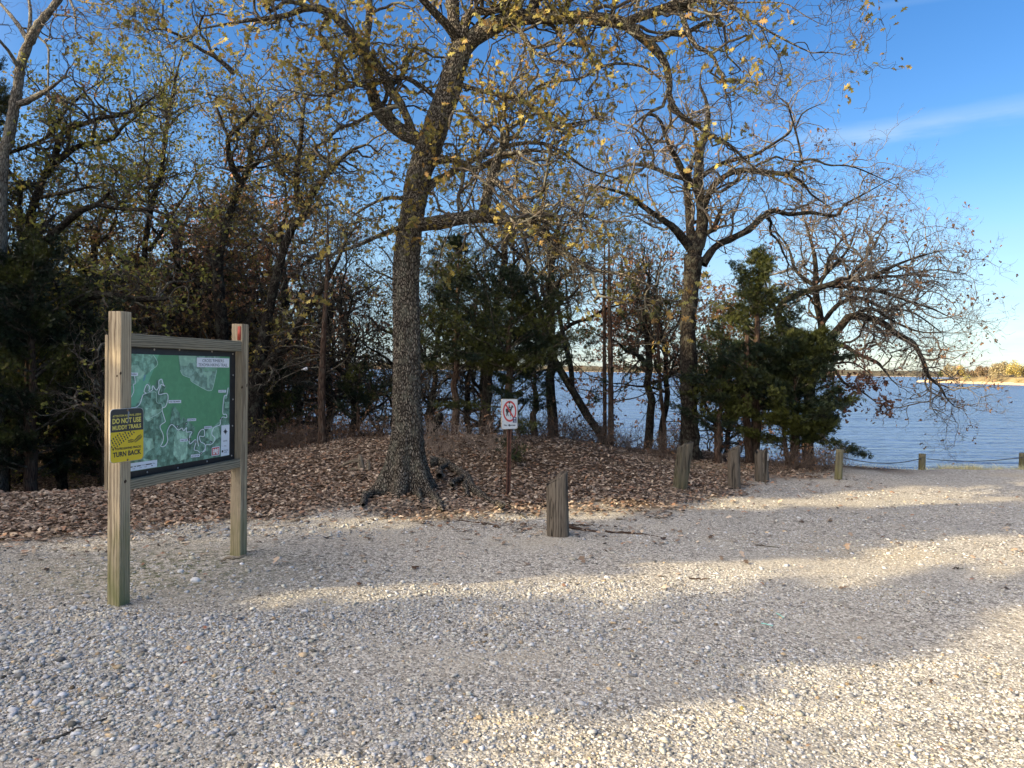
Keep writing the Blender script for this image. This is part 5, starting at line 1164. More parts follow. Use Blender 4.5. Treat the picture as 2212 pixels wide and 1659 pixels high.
def cedar(label, base, hgt, prof, nb, per=60, trunk_r=.07, lean_=(0, 0), group=None, s=(.04, .085), bend=.25, lo=.12, name='cedar_tree', stems=1, cols=None, dn=.62):
    """prof: list of (height fraction, radius)"""
    base = np.array(base, float); T = Tree(name, label, base, group); ph, pr = zip(*prof)
    ax = lambda h: base + np.array([lean_[0] * h, lean_[1] * h, hgt * h])
    T.big.append((np.array([ax(h) - (np.array([0, 0, .3]) if h == 0 else 0) + .02 * R.randn(3) for h in np.linspace(0, 1, 16)]), trunk_r * np.linspace(1.1, .12, 16)))
    for k in range(stems - 1):
        a = R.rand() * 6.28; e = ax(.6) + np.array([math.cos(a), math.sin(a), 0]) * .3
        T.big.append((catmull([base + np.array([math.cos(a) * .12, math.sin(a) * .12, -.2]), (base + e) / 2 + [math.cos(a) * .15, math.sin(a) * .15, 0], e], 10), trunk_r * .7 * np.linspace(1, .3, 10)))
    pos, dr = [], []
    for i in range(int(nb * dn)):
        h = lo + (1 - lo) * R.rand() ** .9; a = R.rand() * 6.283; L_ = np.interp(h, ph, pr) * R.choice([.4, .6, .8, 1.0, 1.2, 1.5]); st = ax(h); n = 7
        d = np.array([math.cos(a), math.sin(a), bend + .6 * h + .15 * R.randn()]); pts = [st]
        for j in range(n - 1): d = unit(d + .12 * R.randn(3) + [0, 0, .02]); pts.append(pts[-1] + d * L_ / (n - 1))
        pts = np.array(pts); T.sm.append((pts, max(.004, .012 * L_) * np.linspace(1, .3, n)))
        m = max(6, int(2.7 * per * (L_ / .8))); t = (.25 + .75 * R.rand(m) ** .8) * (n - 1 - 1e-6); ii = t.astype(int)
        q = pts[ii] + (pts[np.minimum(ii + 1, n - 1)] - pts[ii]) * (t - ii)[:, None]; w = .03 + .085 * L_ * (1 - .75 * t / n)
        q = q + R.randn(m, 3) * w[:, None] * np.array([1, 1, .42]); pos.append(q); dr.append(d[None] * .8 + .6 * R.randn(m, 3) + [0, 0, .25])
    V, Fc, c = sprays(np.concatenate(pos), np.concatenate(dr), *s, cols); part('foliage', V, Fc, M_CEDAR, T.t, {'col': c})
    return T.finish(M_CBARK, M_TWIG)
def ztop(v, d): return CAMZ + (800 - v) / F * d
def cedar_px(label, u, d, vt, prof, nb, per=60, **kw):
    b = base_at(u, 900, d); return cedar(label, b, ztop(vt, d) - b[2], prof, nb, per, **kw)
juniper_pole('left of two straight reddish juniper trunks beside the leaning black oak', 1309, 957, 14.6, z4([(632, 1420, 30), (632, 1200, 27), (630, 900, 25), (630, 600, 22), (628, 380, 18), (632, 200, 12), (630, 60, 6)]), 5)
juniper_pole('right of two straight juniper trunks, paler and thicker, beside the leaning black oak', 1325, 957, 14.5, z4([(672, 1420, 42), (672, 1200, 38), (670, 950, 34), (666, 700, 30), (662, 400, 24), (660, 200, 16), (660, 40, 7)]), 5.5, .35)
juniper_pole('thin straight juniper pole standing alone before the water left of the dark oak', 1434, 980, 15.4, z4([(1024, 1480, 26), (1022, 1300, 26), (1000, 1080, 24), (988, 900, 20), (980, 700, 16), (976, 520, 12), (974, 380, 6)]), 5, .30)
juniper_pole('dead reddish juniper with bare level branches in the woods left of the big oak', 697, 965, 13.2, z3([(450, 1460, 56), (445, 1300, 52), (440, 1080, 48), (447, 850, 40), (458, 650, 36), (470, 450, 30), (478, 250, 24), (482, 60, 16), (480, -120, 8)]), 6, 0, None)
cedar_px('tall dark green cedar in front of the bare oak, narrow at its top', 1632, 13.9, 535, [(0, .8), (.3, 1.25), (.5, .95), (.75, .6), (.92, .28), (1, .05)], 190, 80, trunk_r=.10, stems=3, lo=.20)
cedar_px('broad bushy dark cedar with yellow-green tips at the water edge', 1718, 13.4, 735, [(0, .55), (.3, .92), (.6, .85), (.85, .55), (1, .15)], 170, 90, trunk_r=.07, stems=3, lo=.14, s=(.05, .11))
cedar_px('dark ragged cedar hiding the foot of the bare oak', 1555, 13.6, 770, [(0, .45), (.3, .70), (.7, .55), (1, .1)], 90, 70, trunk_r=.06, stems=2, lo=.25)
cedar_px('dark green cedar right behind the no-horses sign', 1100, 12.8, 590, [(0, .45), (.25, 1.0), (.5, 1.1), (.75, .8), (1, .08)], 150, 76, trunk_r=.08, lo=.18, bend=.12)
cedar_px('loose dark cedar just right of the big oak trunk', 985, 13.6, 520, [(0, .5), (.35, .95), (.6, .9), (.85, .5), (1, .08)], 110, 60, trunk_r=.07, lo=.30, bend=.12)
cedar_px('small cedar sapling on the mound right of the sign post', 1118, 10.9, 900, [(0, .22), (.5, .28), (1, .04)], 34, 34, trunk_r=.018, lo=.1, s=(.04, .08))
cedar_px('sparse cedar by the water between the sign and the leaning oak', 1155, 15.0, 700, [(0, .4), (.4, .7), (.8, .5), (1, .08)], 50, 55, trunk_r=.07, lo=.2)
cedar_px('dark cedar filling the wood at the left edge of the photo', 70, 12.4, 560, [(0, .9), (.3, 1.5), (.6, 1.4), (.85, .8), (1, .1)], 190, 80, trunk_r=.10, lo=.1, stems=2)
cedar_px('tall black-green cedar rising at the left edge beside the pale-barked tree', -30, 13.5, 120, [(0, 1.1), (.4, 1.2), (.75, .75), (1, .08)], 170, 70, trunk_r=.12, lo=.1)
cedar_px('low dark cedar behind the near post of the map board', 225, 13.4, 720, [(0, .7), (.4, 1.1), (.8, .7), (1, .1)], 130, 75, trunk_r=.07, lo=.1, stems=2)
cedar_px('dark cedar deep in the wood seen above the map board', 400, 17.5, 560, [(0, .8), (.4, 1.2), (.8, .8), (1, .1)], 120, 70, trunk_r=.08, lo=.1)
cedar_px('small ragged cedar left of the dead juniper', 610, 15.0, 800, [(0, .4), (.5, .65), (1, .1)], 50, 50, trunk_r=.04, lo=.1)
cedar_px('low green cedar between the dead juniper and the big oak', 775, 14.6, 800, [(0, .4), (.5, .7), (1, .1)], 46, 50, trunk_r=.04, lo=.1)

# ---------------------------------------------------------------- traced trees of the left wood
lw = dict(bare, dens=[3.8, 4.8, 5.6], leaf=.45, lk=5, len=[(.6, 1.7), (.3, .8), (.14, .34)])
traced('oak_tree', 'dark oak with two rising stems just right of the map board', (550, 965), 14.6,
    z2([(1370, 1200, 88), (1385, 1000, 82), (1395, 850, 78), (1430, 650, 66), (1465, 450, 56), (1505, 270, 48), (1545, 120, 44), (1590, 0, 42)]) + z7([(1900, 1330, 46), (1850, 1200, 38), (1845, 1050, 32), (1870, 900, 28), (1880, 750, 22), (1900, 620, 12)]),
    [(z2([(1395, 860, 50), (1440, 760, 50), (1510, 680, 46), (1600, 560, 40), (1690, 420, 34), (1780, 280, 28), (1850, 150, 20), (1890, 40, 12)]), 0, -.8),
     (z7([(1890, 1340, 42), (1940, 1220, 38), (2010, 1110, 34), (2100, 1010, 30), (2180, 940, 24), (2280, 900, 14)]), 0, -.9), (z7([(1880, 1260, 26), (1830, 1150, 26), (1760, 1080, 22), (1720, 1000, 18), (1700, 900, 14), (1640, 830, 8)]), 0, .5),
     (z7([(1845, 1050, 22), (1930, 960, 20), (2020, 880, 16), (2120, 860, 10)]), 0, .5)],
    dict(lw, leaf=.5), M_BARK2, M_TWIG, P_OLIVE, kid_trunk=True, lsize=(.05, .085))
traced('oak_tree', 'dark oak forking into a wide vee above the far post of the map board', (478, 960), 15.5,
    [(478, 960, 30), (478, 850, 28), (480, 740, 26), (474, 640, 25), (470, 570, 24)] + z7([(1370, 1560, 46), (1400, 1450, 46), (1440, 1290, 46), (1500, 1140, 48)]),
    [(z7([(1500, 1150, 40), (1450, 1050, 38), (1425, 940, 34), (1425, 850, 32), (1490, 790, 28), (1540, 740, 22), (1620, 650, 14)]), 0, -.6),
     (z7([(1500, 1140, 40), (1545, 1060, 38), (1560, 970, 34), (1580, 850, 30), (1640, 740, 26), (1700, 660, 18), (1780, 600, 10)]), 0, .6), (z7([(1540, 1070, 30), (1620, 1000, 26), (1720, 970, 22), (1830, 990, 16), (1950, 1000, 10)]), 0, -.5),
     (z7([(1420, 850, 22), (1370, 740, 20), (1340, 620, 14), (1370, 600, 10)]), -.5, -.3), (z7([(1640, 740, 20), (1560, 690, 16), (1500, 700, 12), (1400, 690, 7)]), .5, 0)],
    dict(lw, leaf=.5), M_BARK2, M_TWIG, P_OLIVE, kid_trunk=True, lsize=(.05, .085))
traced('oak_tree', 'slender straight dark oak rising above the top rail of the map board', (322, 960), 16.5,
    [(318, 960, 22), (318, 800, 21), (315, 660, 20)] + z7([(900, 1560, 34), (930, 1350, 33), (955, 1220, 32), (1005, 1050, 28), (1030, 850, 24), (1045, 740, 22), (1080, 560, 18), (1110, 420, 12), (1140, 330, 6)]),
    [(z7([(930, 1560, 26), (1000, 1450, 24), (1080, 1330, 20), (1160, 1200, 14), (1220, 1080, 8)]), 0, -.5), (z7([(960, 1250, 20), (880, 1150, 17), (800, 1080, 12), (720, 1050, 7)]), 0, .5), (z7([(1040, 800, 14), (1130, 700, 12), (1260, 640, 9), (1400, 640, 5)]), 0, -.4)],
    dict(lw, leaf=.5), M_BARK2, M_TWIG, P_GREENY, kid_trunk=True, lsize=(.05, .085))
traced('pale_tree', 'tall grey-barked tree leaning right at the upper left corner', (-6, 900), 12.6,
    [(-14, 960, 46), (-12, 800, 42), (-6, 600, 38)] + z7([(10, 1060, 74), (55, 850, 66), (92, 650, 62), (118, 480, 58), (135, 370, 56), (185, 250, 56), (240, 150, 50), (310, 70, 44), (380, -20, 38), (470, -120, 28)]),
    [(z7([(100, 650, 40), (170, 630, 40), (240, 590, 34), (320, 545, 22), (400, 480, 10)]), 0, -.4), (z7([(180, 260, 32), (130, 180, 28), (60, 90, 22), (0, 20, 16)]), 0, .6), (z7([(120, 430, 26), (60, 330, 22), (0, 260, 18), (-60, 180, 10)]), 0, -.5),
     (z7([(330, 90, 16), (440, 100, 10)]), 0, 0), (z7([(160, 300, 24), (190, 100, 22), (170, -60, 16)]), 0, .5), (z7([(420, -40, 20), (470, 90, 12), (475, 200, 9), (560, 250, 7), (650, 320, 4)]), -.2, -.8), (z7([(420, -20, 14), (560, 20, 11), (690, 25, 9)]), -.2, -.6),
     (z7([(700, -20, 10), (790, 50, 8), (880, 75, 5)]), -.8, -1.2), (z7([(240, 230, 14), (300, 300, 13), (300, 420, 12), (300, 550, 10)]), 0, -.2)],
    dict(lw, leaf=.03, dens=[2.2, 3, 4]), M_BARKL, M_TWIGP, P_BROWN, lsize=(.05, .09))
traced('oak_tree', 'gnarled black oak whose limbs sweep right across the sky at the upper left', (60, 1000), 14.0,
    z2([(20, 700, 56), (30, 560, 56), (70, 380, 54), (110, 230, 50), (150, 120, 46)]) + z7([(200, 1450, 50), (195, 1320, 48), (240, 1190, 44), (290, 1060, 42)]),
    [(z7([(290, 1070, 42), (340, 980, 38), (370, 860, 34), (430, 800, 32), (520, 775, 30), (640, 735, 28), (760, 715, 24), (880, 660, 16), (960, 600, 8)]), 0, -.7), (z7([(310, 1050, 34), (400, 970, 34), (490, 910, 32), (600, 890, 28), (700, 860, 26), (760, 790, 22), (850, 720, 15), (920, 650, 8)]), 0, -.3),
     (z7([(20, 960, 24), (120, 930, 24), (250, 880, 20), (330, 820, 18), (400, 700, 14), (520, 580, 11), (640, 500, 9), (720, 440, 5)]), -.4, .2), (z7([(150, 1620, 50), (260, 1520, 46), (380, 1410, 42), (500, 1310, 38), (600, 1270, 30), (680, 1200, 20)]), 0, -.8),
     (z2([(-20, 680, 60), (100, 600, 58), (220, 530, 54), (330, 465, 52), (430, 395, 50), (540, 360, 46), (680, 375, 40), (800, 385, 30), (920, 380, 20)]), -.4, -1.6), (z7([(340, 1000, 22), (420, 930, 20), (430, 830, 14)]), 0, .5),
     (z7([(220, 1240, 24), (330, 1210, 22), (450, 1190, 20), (560, 1160, 14)]), -.2, -.9), (z7([(600, 1270, 26), (740, 1300, 24), (860, 1310, 22), (960, 1310, 20), (1080, 1370, 16), (1200, 1420, 9)]), -.8, -1.4)],
    dict(lw, leaf=.5), M_BARK2, M_TWIG, P_GREENY, kid_trunk=True, lsize=(.06, .095))
traced('small_tree', 'small crooked dark tree in the hollow behind the near post', (238, 1075), 13.6,
    z2([(340, 1400, 50), (340, 1300, 46), (355, 1200, 42), (385, 1120, 36), (420, 1040, 30), (470, 950, 24), (480, 820, 14)]),
    [(z2([(335, 1390, 34), (290, 1300, 32), (230, 1240, 28), (190, 1200, 20), (150, 1120, 12)]), 0, -.3), (z2([(360, 1180, 24), (330, 1060, 22), (300, 940, 14)]), 0, .3)],
    dict(lw, leaf=.1, dens=[3, 4, 4]), M_BARK2, M_TWIG, P_GREENY, lsize=(.05, .08))
traced('small_tree', 'short thick dark trunk in shade behind the near post base', (232, 1100), 11.6, [(232, 1095, 18), (230, 1040, 18), (229, 960, 16), (222, 860, 12), (210, 760, 8)], [], dict(lw, leaf=.1), M_BARK2, M_TWIG, P_GREENY, kid_trunk=True, lsize=(.05, .08))
# ================================================================== WOODS BEHIND
def proc_oak(name, label, seed, hgt, spread, palette, leaf, lv=3, group=None, lsize=(.07, .12), bark=None, dens=(2.6, 3.4, 4.2), low=.25):
    R.seed(seed); T = Tree(name, label, (0, 0, 0), group)
    n = 14; p = np.zeros((n, 3)); p[:, 2] = np.linspace(-.6, hgt * .62, n); p[:, :2] += np.cumsum(R.randn(n, 2) * .07, 0); p[0, :2] = 0; r = np.linspace(.017, .008, n) * hgt
    T.big.append((p, r)); cfg = dict(dens=list(dens), len=[(.8, 1.9), (.4, 1.0), (.16, .42)], max=lv, gnarl=.28, trop=.12, leaf=leaf, lk=4, lo=.1, lsp=.07)
    for i in range(11):
        k = int((low + (1 - low) * (i / 10)) * (n - 1)); a = i * 2.4 + R.rand(); L_ = spread * R.uniform(.7, 1.1) * (1.1 - .35 * i / 10)
        d = np.array([math.cos(a), math.sin(a), .35 + .09 * i]); q = [p[k]]; m = 12
        for j in range(m - 1): d = unit(d + .22 * R.randn(3) + [0, 0, .03]); q.append(q[-1] + d * L_ / (m - 1))
        q = np.array(q); rr = r[k] * .6 * np.linspace(1, .2, m); T.big.append((q, rr)); T.grow(q, rr, 0, cfg)
    return T.finish(bark or M_BARK2, M_TWIG, palette, lsize=lsize, sides=lambda r: 8 if r > .05 else 5 if r > .012 else 3)
def put(src, first, x, y, rz, sc, label=None):
    loc = (x, y, H(x, y) - .05)
    if first: src.location = loc; src.rotation_euler = (0, 0, rz); src.scale = (sc,) * 3 if np.isscalar(sc) else sc; o = src
    else: o = copy_tree(src, loc, rz, sc)
    if label: o['label'] = label
    return o
GB = 'oaks in the dark wood behind the map board'; LB = 'oak standing back in the dark tangled wood behind the map board'
BD = (3.2, 4.0, 4.6)
A1 = proc_oak('background_oak', LB, 101, 7.5, 2.6, P_GREENY, .45, group=GB, dens=BD); A2 = proc_oak('background_oak', LB, 102, 8.5, 2.8, P_OLIVE, .4, group=GB, dens=BD); A3 = proc_oak('background_oak', LB, 103, 7.0, 2.4, P_BROWN, .4, group=GB, dens=BD)
R.seed(7)
M1 = proc_oak('mid_oak', 'olive-leaved oak in the near wood, first from the left edge of the photo', 104, 8.6, 3.0, P_OLIVE, .55, group='olive-leaved oaks in the near wood', dens=(3.4, 4.4, 5.2), lsize=(.05, .09))
for i, (u, d, s, lab) in enumerate(((40, 15.5, 1.05, None), (190, 17, 1.0, 'olive-leaved oak in the near wood straight behind the near post'), (400, 17.8, 1.02, 'olive-leaved oak in the near wood between the two posts of the map board'), (590, 18.2, .95, 'olive-leaved oak in the near wood behind the two-stemmed dark oak'),
    (720, 19.0, .92, 'olive-leaved oak rising behind the dead juniper'), (1010, 17.8, .62, 'olive-leaved oak low behind the horizontal limb of the big oak'))):
    x = P(u, 800, d)[0]; put(M1, i == 0, x, d, i * 2.3 + .4, s, lab)
spots = []
for (d0, d1, step) in ((15.5, 17.5, 2.4), (19, 22, 2.6), (24, 29, 3.1), (32, 40, 4.2), (46, 60, 6)):
    x = -.70 * (d0 + d1) / 2
    while x < -.315 * (d0 + d1) / 2 : 
        spots.append((x + R.randn() * .4, R.uniform(d0, d1))); x += step * R.uniform(.8, 1.2)
for i, (x, y) in enumerate(spots):
    s = (A1, A2, A3)[i % 3]; put(s, i < 3, x, y, R.rand() * 6.28, R.uniform(.8, 1.12))
O1 = proc_oak('rust_leaved_oak', 'sunlit oak full of rusty orange leaves behind the vee-forked tree', 111, 7.2, 2.3, P_ORANGE, .95, group='rusty oaks in the woods', lsize=(.09, .14), dens=(2.8, 3.6, 4.6))
R.seed(8)
def px(u, d): return P(u, 800, d)[0]
put(O1, True, px(600, 21), 21, .3, 1.08)
O2 = proc_oak('rust_leaved_oak', None, 112, 6.0, 1.7, P_ORANGE, .85, group='rusty oaks in the woods', lsize=(.08, .12), dens=(2.6, 3.4, 4.4), low=.66)
put(O2, True, px(1440, 17.4), 17.4, 2.0, .92, 'rusty orange oak low behind the fork of the bare dark oak')
put(O2, False, px(1590, 17.8), 17.8, 4.0, .90, 'rusty orange oak behind the pointed top of the tall dark cedar')
put(O1, False, px(700, 24), 24, 1.0, .95, 'rusty oak further back behind the dead juniper')
put(O1, False, px(500, 27), 27, 5.0, 1.0, 'rusty oak furthest back above the map board')
Y1 = proc_oak('yellow_tree', 'small tree with bright yellow leaves deep in the wood at the far left', 121, 4.6, 1.2, P_YELLOW, .8, lsize=(.08, .12), dens=(2, 2.6, 3))
R.seed(9); put(Y1, True, px(120, 18), 18, .3, 1.12)
CB = 'dark cedars in the wood behind the map board'
K1 = cedar('dark cedar among the trunks of the wood behind the map board', (0, 0, 0), 4.2, [(0, .8), (.3, 1.2), (.6, 1.0), (.85, .6), (1, .1)], 100, 60, trunk_r=.07, lo=.08, group=CB, name='background_cedar', s=(.09, .17))
for i, (u, d, s) in enumerate(((20, 17, 1.1), (130, 19, 1.0), (260, 20, .95), (330, 17, .75), (480, 21, .85), (560, 19, .6), (180, 26, 1.3), (420, 30, 1.4), (60, 32, 1.5), (530, 34, 1.3), (300, 38, 1.7), (-40, 22, 1.3))):
    put(K1, i == 0, px(u, d), d, i * 1.3, s)
# lakeside trees seen behind the big oak
L1 = proc_oak('lakeside_oak', 'thin bare oak at the water between the dead juniper and the big oak', 131, 5.8, 1.9, P_BROWN, .04, dens=(3, 4, 4.6), group='thin bare oaks along the lake edge', bark=M_BARK2)
R.seed(10)
for i, (u, d, s, lab) in enumerate(((760, 16.5, .95, None), (640, 17.5, .95, 'thin bare oak at the water left of the dead juniper'), (940, 16.0, .85, 'thin bare oak at the water just right of the big oak trunk'), (1050, 17.0, .95, 'thin bare oak at the water behind the no-horses sign'), (850, 17.6, 1.0, 'thin bare oak at the water hidden behind the big oak trunk'), (1560, 17.5, 1.0, 'thin bare oak at the water behind the bare dark oak'))):
    put(L1, i == 0, px(u, d), d, i * 2.1, s, lab)

L2 = proc_oak('lakeside_oak', 'high-crowned grey oak at the water right behind the leaning black oak', 132, 7.4, 2.2, P_OLIVE, .12, dens=(3.4, 4.4, 5), group='thin bare oaks along the lake edge', low=.5, lsize=(.05, .08))
put(L2, True, px(1215, 15.6), 15.6, .7, .95); put(L2, False, px(1050, 15.8), 15.8, 2.9, .98, 'high-crowned grey oak between the big oak and the sign'); put(L2, False, px(1385, 16.0), 16.0, 4.4, .80, 'high-crowned grey oak between the twin junipers and the juniper pole')
# ---------------------------------------------------------------- brush on the mound and in the hollow
def brush(name, lab, spots_, hgt, mat, n_each, leafp=.05, cols=P_BROWN):
    T = Tree(name, None, (0, 0, 0)); cfg = dict(dens=[5, 7, 6], len=[(.3, .7), (.12, .3), (.06, .14)], max=3, gnarl=.3, trop=.15, leaf=leafp, lk=3, lo=.25, thick=.009)
    for x, y, h in spots_:
        z = H(x, y)
        for _ in range(n_each):
            a = R.rand() * 6.28; d = np.array([math.cos(a) * .5, math.sin(a) * .5, 1.0]); L_ = hgt * h * R.uniform(.6, 1.1); T.branch(np.array([x, y, z - .03]) + .1 * R.randn(3) * [1, 1, 0], d, L_, .0055, 1, cfg)
    T.finish(mat, mat, cols, lsize=(.04, .07)); e = T.t; e['kind'] = 'stuff'; e['label'] = lab; return e
M_BRUSH = mat_plain('brush_stems', (.13, .095, .072), .9, .1, .35, 15)
M_BRUSHP = mat_plain('pale_brush_stems', (.24, .19, .15), .9, .1, .3, 15)
R.seed(12)
sp = []
for k in range(150):
    u = R.choice([R.uniform(540, 860), R.uniform(900, 1080), R.uniform(1130, 1490)], p=[.45, .12, .43]); d = R.uniform(13.0, 15.2); x = px(u, d); sp.append((x, d, R.uniform(.45, 1.0)))
brush('undergrowth', 'bare brown twiggy undergrowth along the crest of the mound', sp, .75, M_BRUSH, 5)
sp = [(px(u, d), d, R.uniform(.6, 1.1)) for u, d in zip(R.uniform(1660, 1800, 24), R.uniform(12.5, 13.4, 24))]
brush('brush', 'grey-brown brush at the foot of the broad cedar near the mossy post', sp, .5, M_BRUSH, 6)
sp = [(px(u, d), d, R.uniform(.5, 1.3)) for u, d in zip(R.uniform(-60, 560, 110), R.uniform(13, 22, 110))]
brush('understory', 'tangled dark understory stems in the hollow behind the map board', sp, 1.5, M_BRUSH, 4, .12, P_GREENY)
sp = [(px(u, d), d, R.uniform(.6, 1.1)) for u, d in zip(R.uniform(925, 1075, 20), R.uniform(10.9, 12.3, 20))]
brush('vines', 'pale tangle of thin vines between the big oak and the sign', sp, .62, M_BRUSHP, 5, .03)

# ---------------------------------------------------------------- dead wood and small things
M_DEADW = mat_wood('dead_wood', (.06, .048, .035), (.26, .215, .155), None, grain=50, crack=.6, zs=.06)
def deadlog(name, label, cat, pts, group=None, sides=10, wob=.01, lift=.0, mat=None, ab=None):
    a = np.array(pts, float); g = np.array([GH(u, v) for u, v in a[:, :2]]) if ab is None else np.array([P(u, v, ab) for u, v in a[:, :2]]); rr = a[:, 2] / F * g[:, 1] / 2
    g[:, 2] += lift + rr * .6; q = catmull(np.c_[g, rr], 22); q[:, :3] += wob * np.cumsum(R.randn(22, 3), 0) * .4; q[:, 3] *= 1 + .08 * R.randn(22)
    V, f, bk = tube_mesh([(q[:, :3], np.maximum(q[:, 3], .002))], lambda r: sides); return V, f, bk, g[0]
def dl(name, label, cat, pts, mat=M_DEADW, **kw):
    kw.setdefault('lift', .012)
    group = kw.pop('group', None); V, f, bk, b = deadlog(name, label, cat, pts, **kw); single(name, V, f, mat, label, cat, b, group, {'v_grain': bk, 'v_bark': bk}, True)
zl = lambda p: zt(0, 1900, 1.4757, p); zrr = lambda p: zt(2600, 1800, 1.3555, p); zs2 = lambda p: zt(2100, 1850, 2.1167, p); zrt = lambda p: zt(1350, 1600, 2.328, p)
# rotten snag left of the oak with prongs
b = GH(*zrt([(180, 590)])[0]); T = Tree('rotten_stump', 'rotten pronged grey stump on the slope left of the big oak', b, None, 'stump')
for pts in ([(175, 600, 70), (165, 530, 62), (160, 470, 40), (150, 440, 12)], [(150, 500, 40), (90, 500, 34), (20, 530, 26), (-20, 545, 10)], [(160, 580, 34), (90, 575, 28), (30, 585, 14)], [(230, 600, 44), (235, 540, 38), (228, 490, 22)]):
    a = np.array(zrt(pts)); p = P(a[:, 0], a[:, 1], b[1]); q = catmull(np.c_[p, a[:, 2] / F * b[1] / 2], 14); q[:, 3] *= 1 + .1 * R.randn(14); T.big.append((q[:, :3], q[:, 3]))
V, q, bk = tube_mesh(T.big, lambda r: 14); part('stump', V, q, M_DEADW, T.t, {'v_grain': bk}, smooth=True); T.t.name = 'rotten_stump'
b = base_at(925, 960, 12.6); T = Tree('dead_snag', 'broken leaning snag right behind the big oak', b, None, 'dead trunk')
p, r = T.limb(zrt([(800, 330, 110), (820, 240, 105), (860, 150, 95), (890, 90, 70), (905, 60, 30)]), 12.6, 12.4, .3); p[0, 2] -= .3; T.finish(M_BARK2, M_TWIG)
dl('fallen_branch', 'long thin branch lying along the leaf edge left of the lone bollard', 'fallen branch', zrt([(1040, 1050, 10), (1200, 1070, 12), (1400, 1095, 12), (1600, 1095, 11), (1750, 1085, 10), (1850, 1080, 8)]), mat=M_CBARK)
dl('fallen_branch', 'reddish split rotten log just right of the lone bollard', 'log', zs2([(300, 490, 30), (400, 510, 30), (500, 525, 22), (600, 540, 12)]), mat=M_CBARK, lift=.01)
dl('fallen_branch', 'thin reddish stick lying above the split log by the lone bollard', 'fallen branch', zs2([(300, 470, 12), (400, 478, 12), (490, 500, 6)]), mat=M_CBARK)
dl('fallen_branch', 'long flat dark log right of the split log', 'log', zs2([(600, 525, 18), (700, 530, 22), (820, 540, 22), (930, 545, 20), (1040, 562, 12)]), mat=M_CBARK)
dl('fallen_branch', 'pale chip of wood in the sunlit leaves right of the lone bollard', 'wood chip', zs2([(690, 420, 16), (740, 418, 18), (800, 412, 10)]))
dl('fallen_branch', 'pale bent stick at the right end of the leaf carpet', 'fallen branch', zs2([(1010, 410, 8), (1060, 414, 10), (1110, 412, 6)]))
dl('fallen_stick', 'dark straight stick lying in the gravel at the lower left', 'stick', zl([(240, 1530, 22), (350, 1480, 20), (480, 1430, 20), (590, 1385, 14), (640, 1365, 6)]), mat=M_TWIG, group='sticks on the gravel')
dl('fallen_stick', 'flat weathered stick in the gravel below the far post of the map board', 'stick', zl([(1285, 468, 14), (1350, 470, 18), (1420, 464, 10)]), mat=M_DEADW, group='sticks on the gravel')
dl('fallen_stick', 'short pale stick in the sunlit gravel left of centre', 'stick', zl([(1500, 668, 8), (1560, 664, 9), (1640, 655, 5)]), mat=M_DEADW, group='sticks on the gravel')
dl('fallen_stick', 'dark stick in the shaded gravel right of the lone bollard', 'stick', zrr([(505, 475, 8), (570, 482, 9), (655, 490, 6)]), mat=M_TWIG, group='sticks on the gravel')
dl('fallen_stick', 'thin reddish stick lying right of the fallen leaf cluster', 'stick', zrr([(160, 655, 6), (210, 650, 7), (265, 655, 4)]), mat=M_CBARK, group='sticks on the gravel')
dl('fallen_stick', 'small dark stick at the far edge of the sunny strip', 'stick', zrr([(1560, 600, 6), (1590, 598, 7)]), mat=M_TWIG, group='sticks on the gravel')
M_TEAL = mat_plain('teal_plastic', (.22, .62, .52), .4, .5, .05)
dl('plastic_straw', 'upper of two teal plastic straws lying on the gravel', 'straw', zrr([(620, 843, 4), (640, 855, 4), (657, 868, 4)]), mat=M_TEAL, wob=0, group='teal straws'); dl('plastic_straw', 'lower flatter teal plastic straw on the gravel', 'straw', zrr([(538, 897, 4), (570, 903, 4), (600, 911, 4)]), mat=M_TEAL, wob=0, group='teal straws')
def rock(name, label, u, v, wpx, col, hr=.6, group=None):
    g = GH(u, v); r_ = wpx / F * g[1] / 2; bm = bmesh.new(); bmesh.ops.create_icosphere(bm, subdivisions=3, radius=1.0)
    V = np.array([c.co[:] for c in bm.verts]); Fc = np.array([[c.index for c in f.verts] for f in bm.faces]); bm.free()
    sd_ = R.randint(999); V = V * (1 + .35 * (fbm(V[:, 0] * 1.6 + 5, V[:, 1] * 1.6 + V[:, 2] * 1.3 + 5, sd_, 3) - .5))[:, None] * [1, .8, hr] * r_
    V[:, 2] = np.maximum(V[:, 2], -.5 * hr * r_); single(name, V + g + [0, 0, r_ * hr * .4], [Fc], mat_plain(name + '_mat', col, .85, .2, .15, 60, .4, 150), label, 'stone', g, group)
rock('white_stone', 'largest white limestone chunk in the gravel between the board posts', *zl([(1135, 575)])[0][:2], 22, (.62, .61, .58), .6, 'stones larger than the gravel')
rock('white_stone', 'angular pale stone just above the largest white chunk', *zl([(1048, 522)])[0][:2], 14, (.50, .50, .49), .7, 'stones larger than the gravel')
rock('white_stone', 'rounded grey-white stone in the gravel left of the reddish leaf', *zl([(715, 855)])[0][:2], 17, (.50, .49, .44), .7, 'stones larger than the gravel')
rock('yellow_stone', 'round bright yellow pebble near the bottom centre-left', *zl([(1503, 1543)])[0][:2], 17, (.55, .38, .04), .6)
rock('white_stone', 'cream egg-shaped pebble in the gravel at the lower right', *zrr([(668, 1258)])[0][:2], 18, (.60, .52, .36), .6, 'stones larger than the gravel')
rock('white_stone', 'pale stone at the foot of the leaning mossy bollard', *zq((470, 818)), 9, (.6, .58, .54), .5, 'stones larger than the gravel')
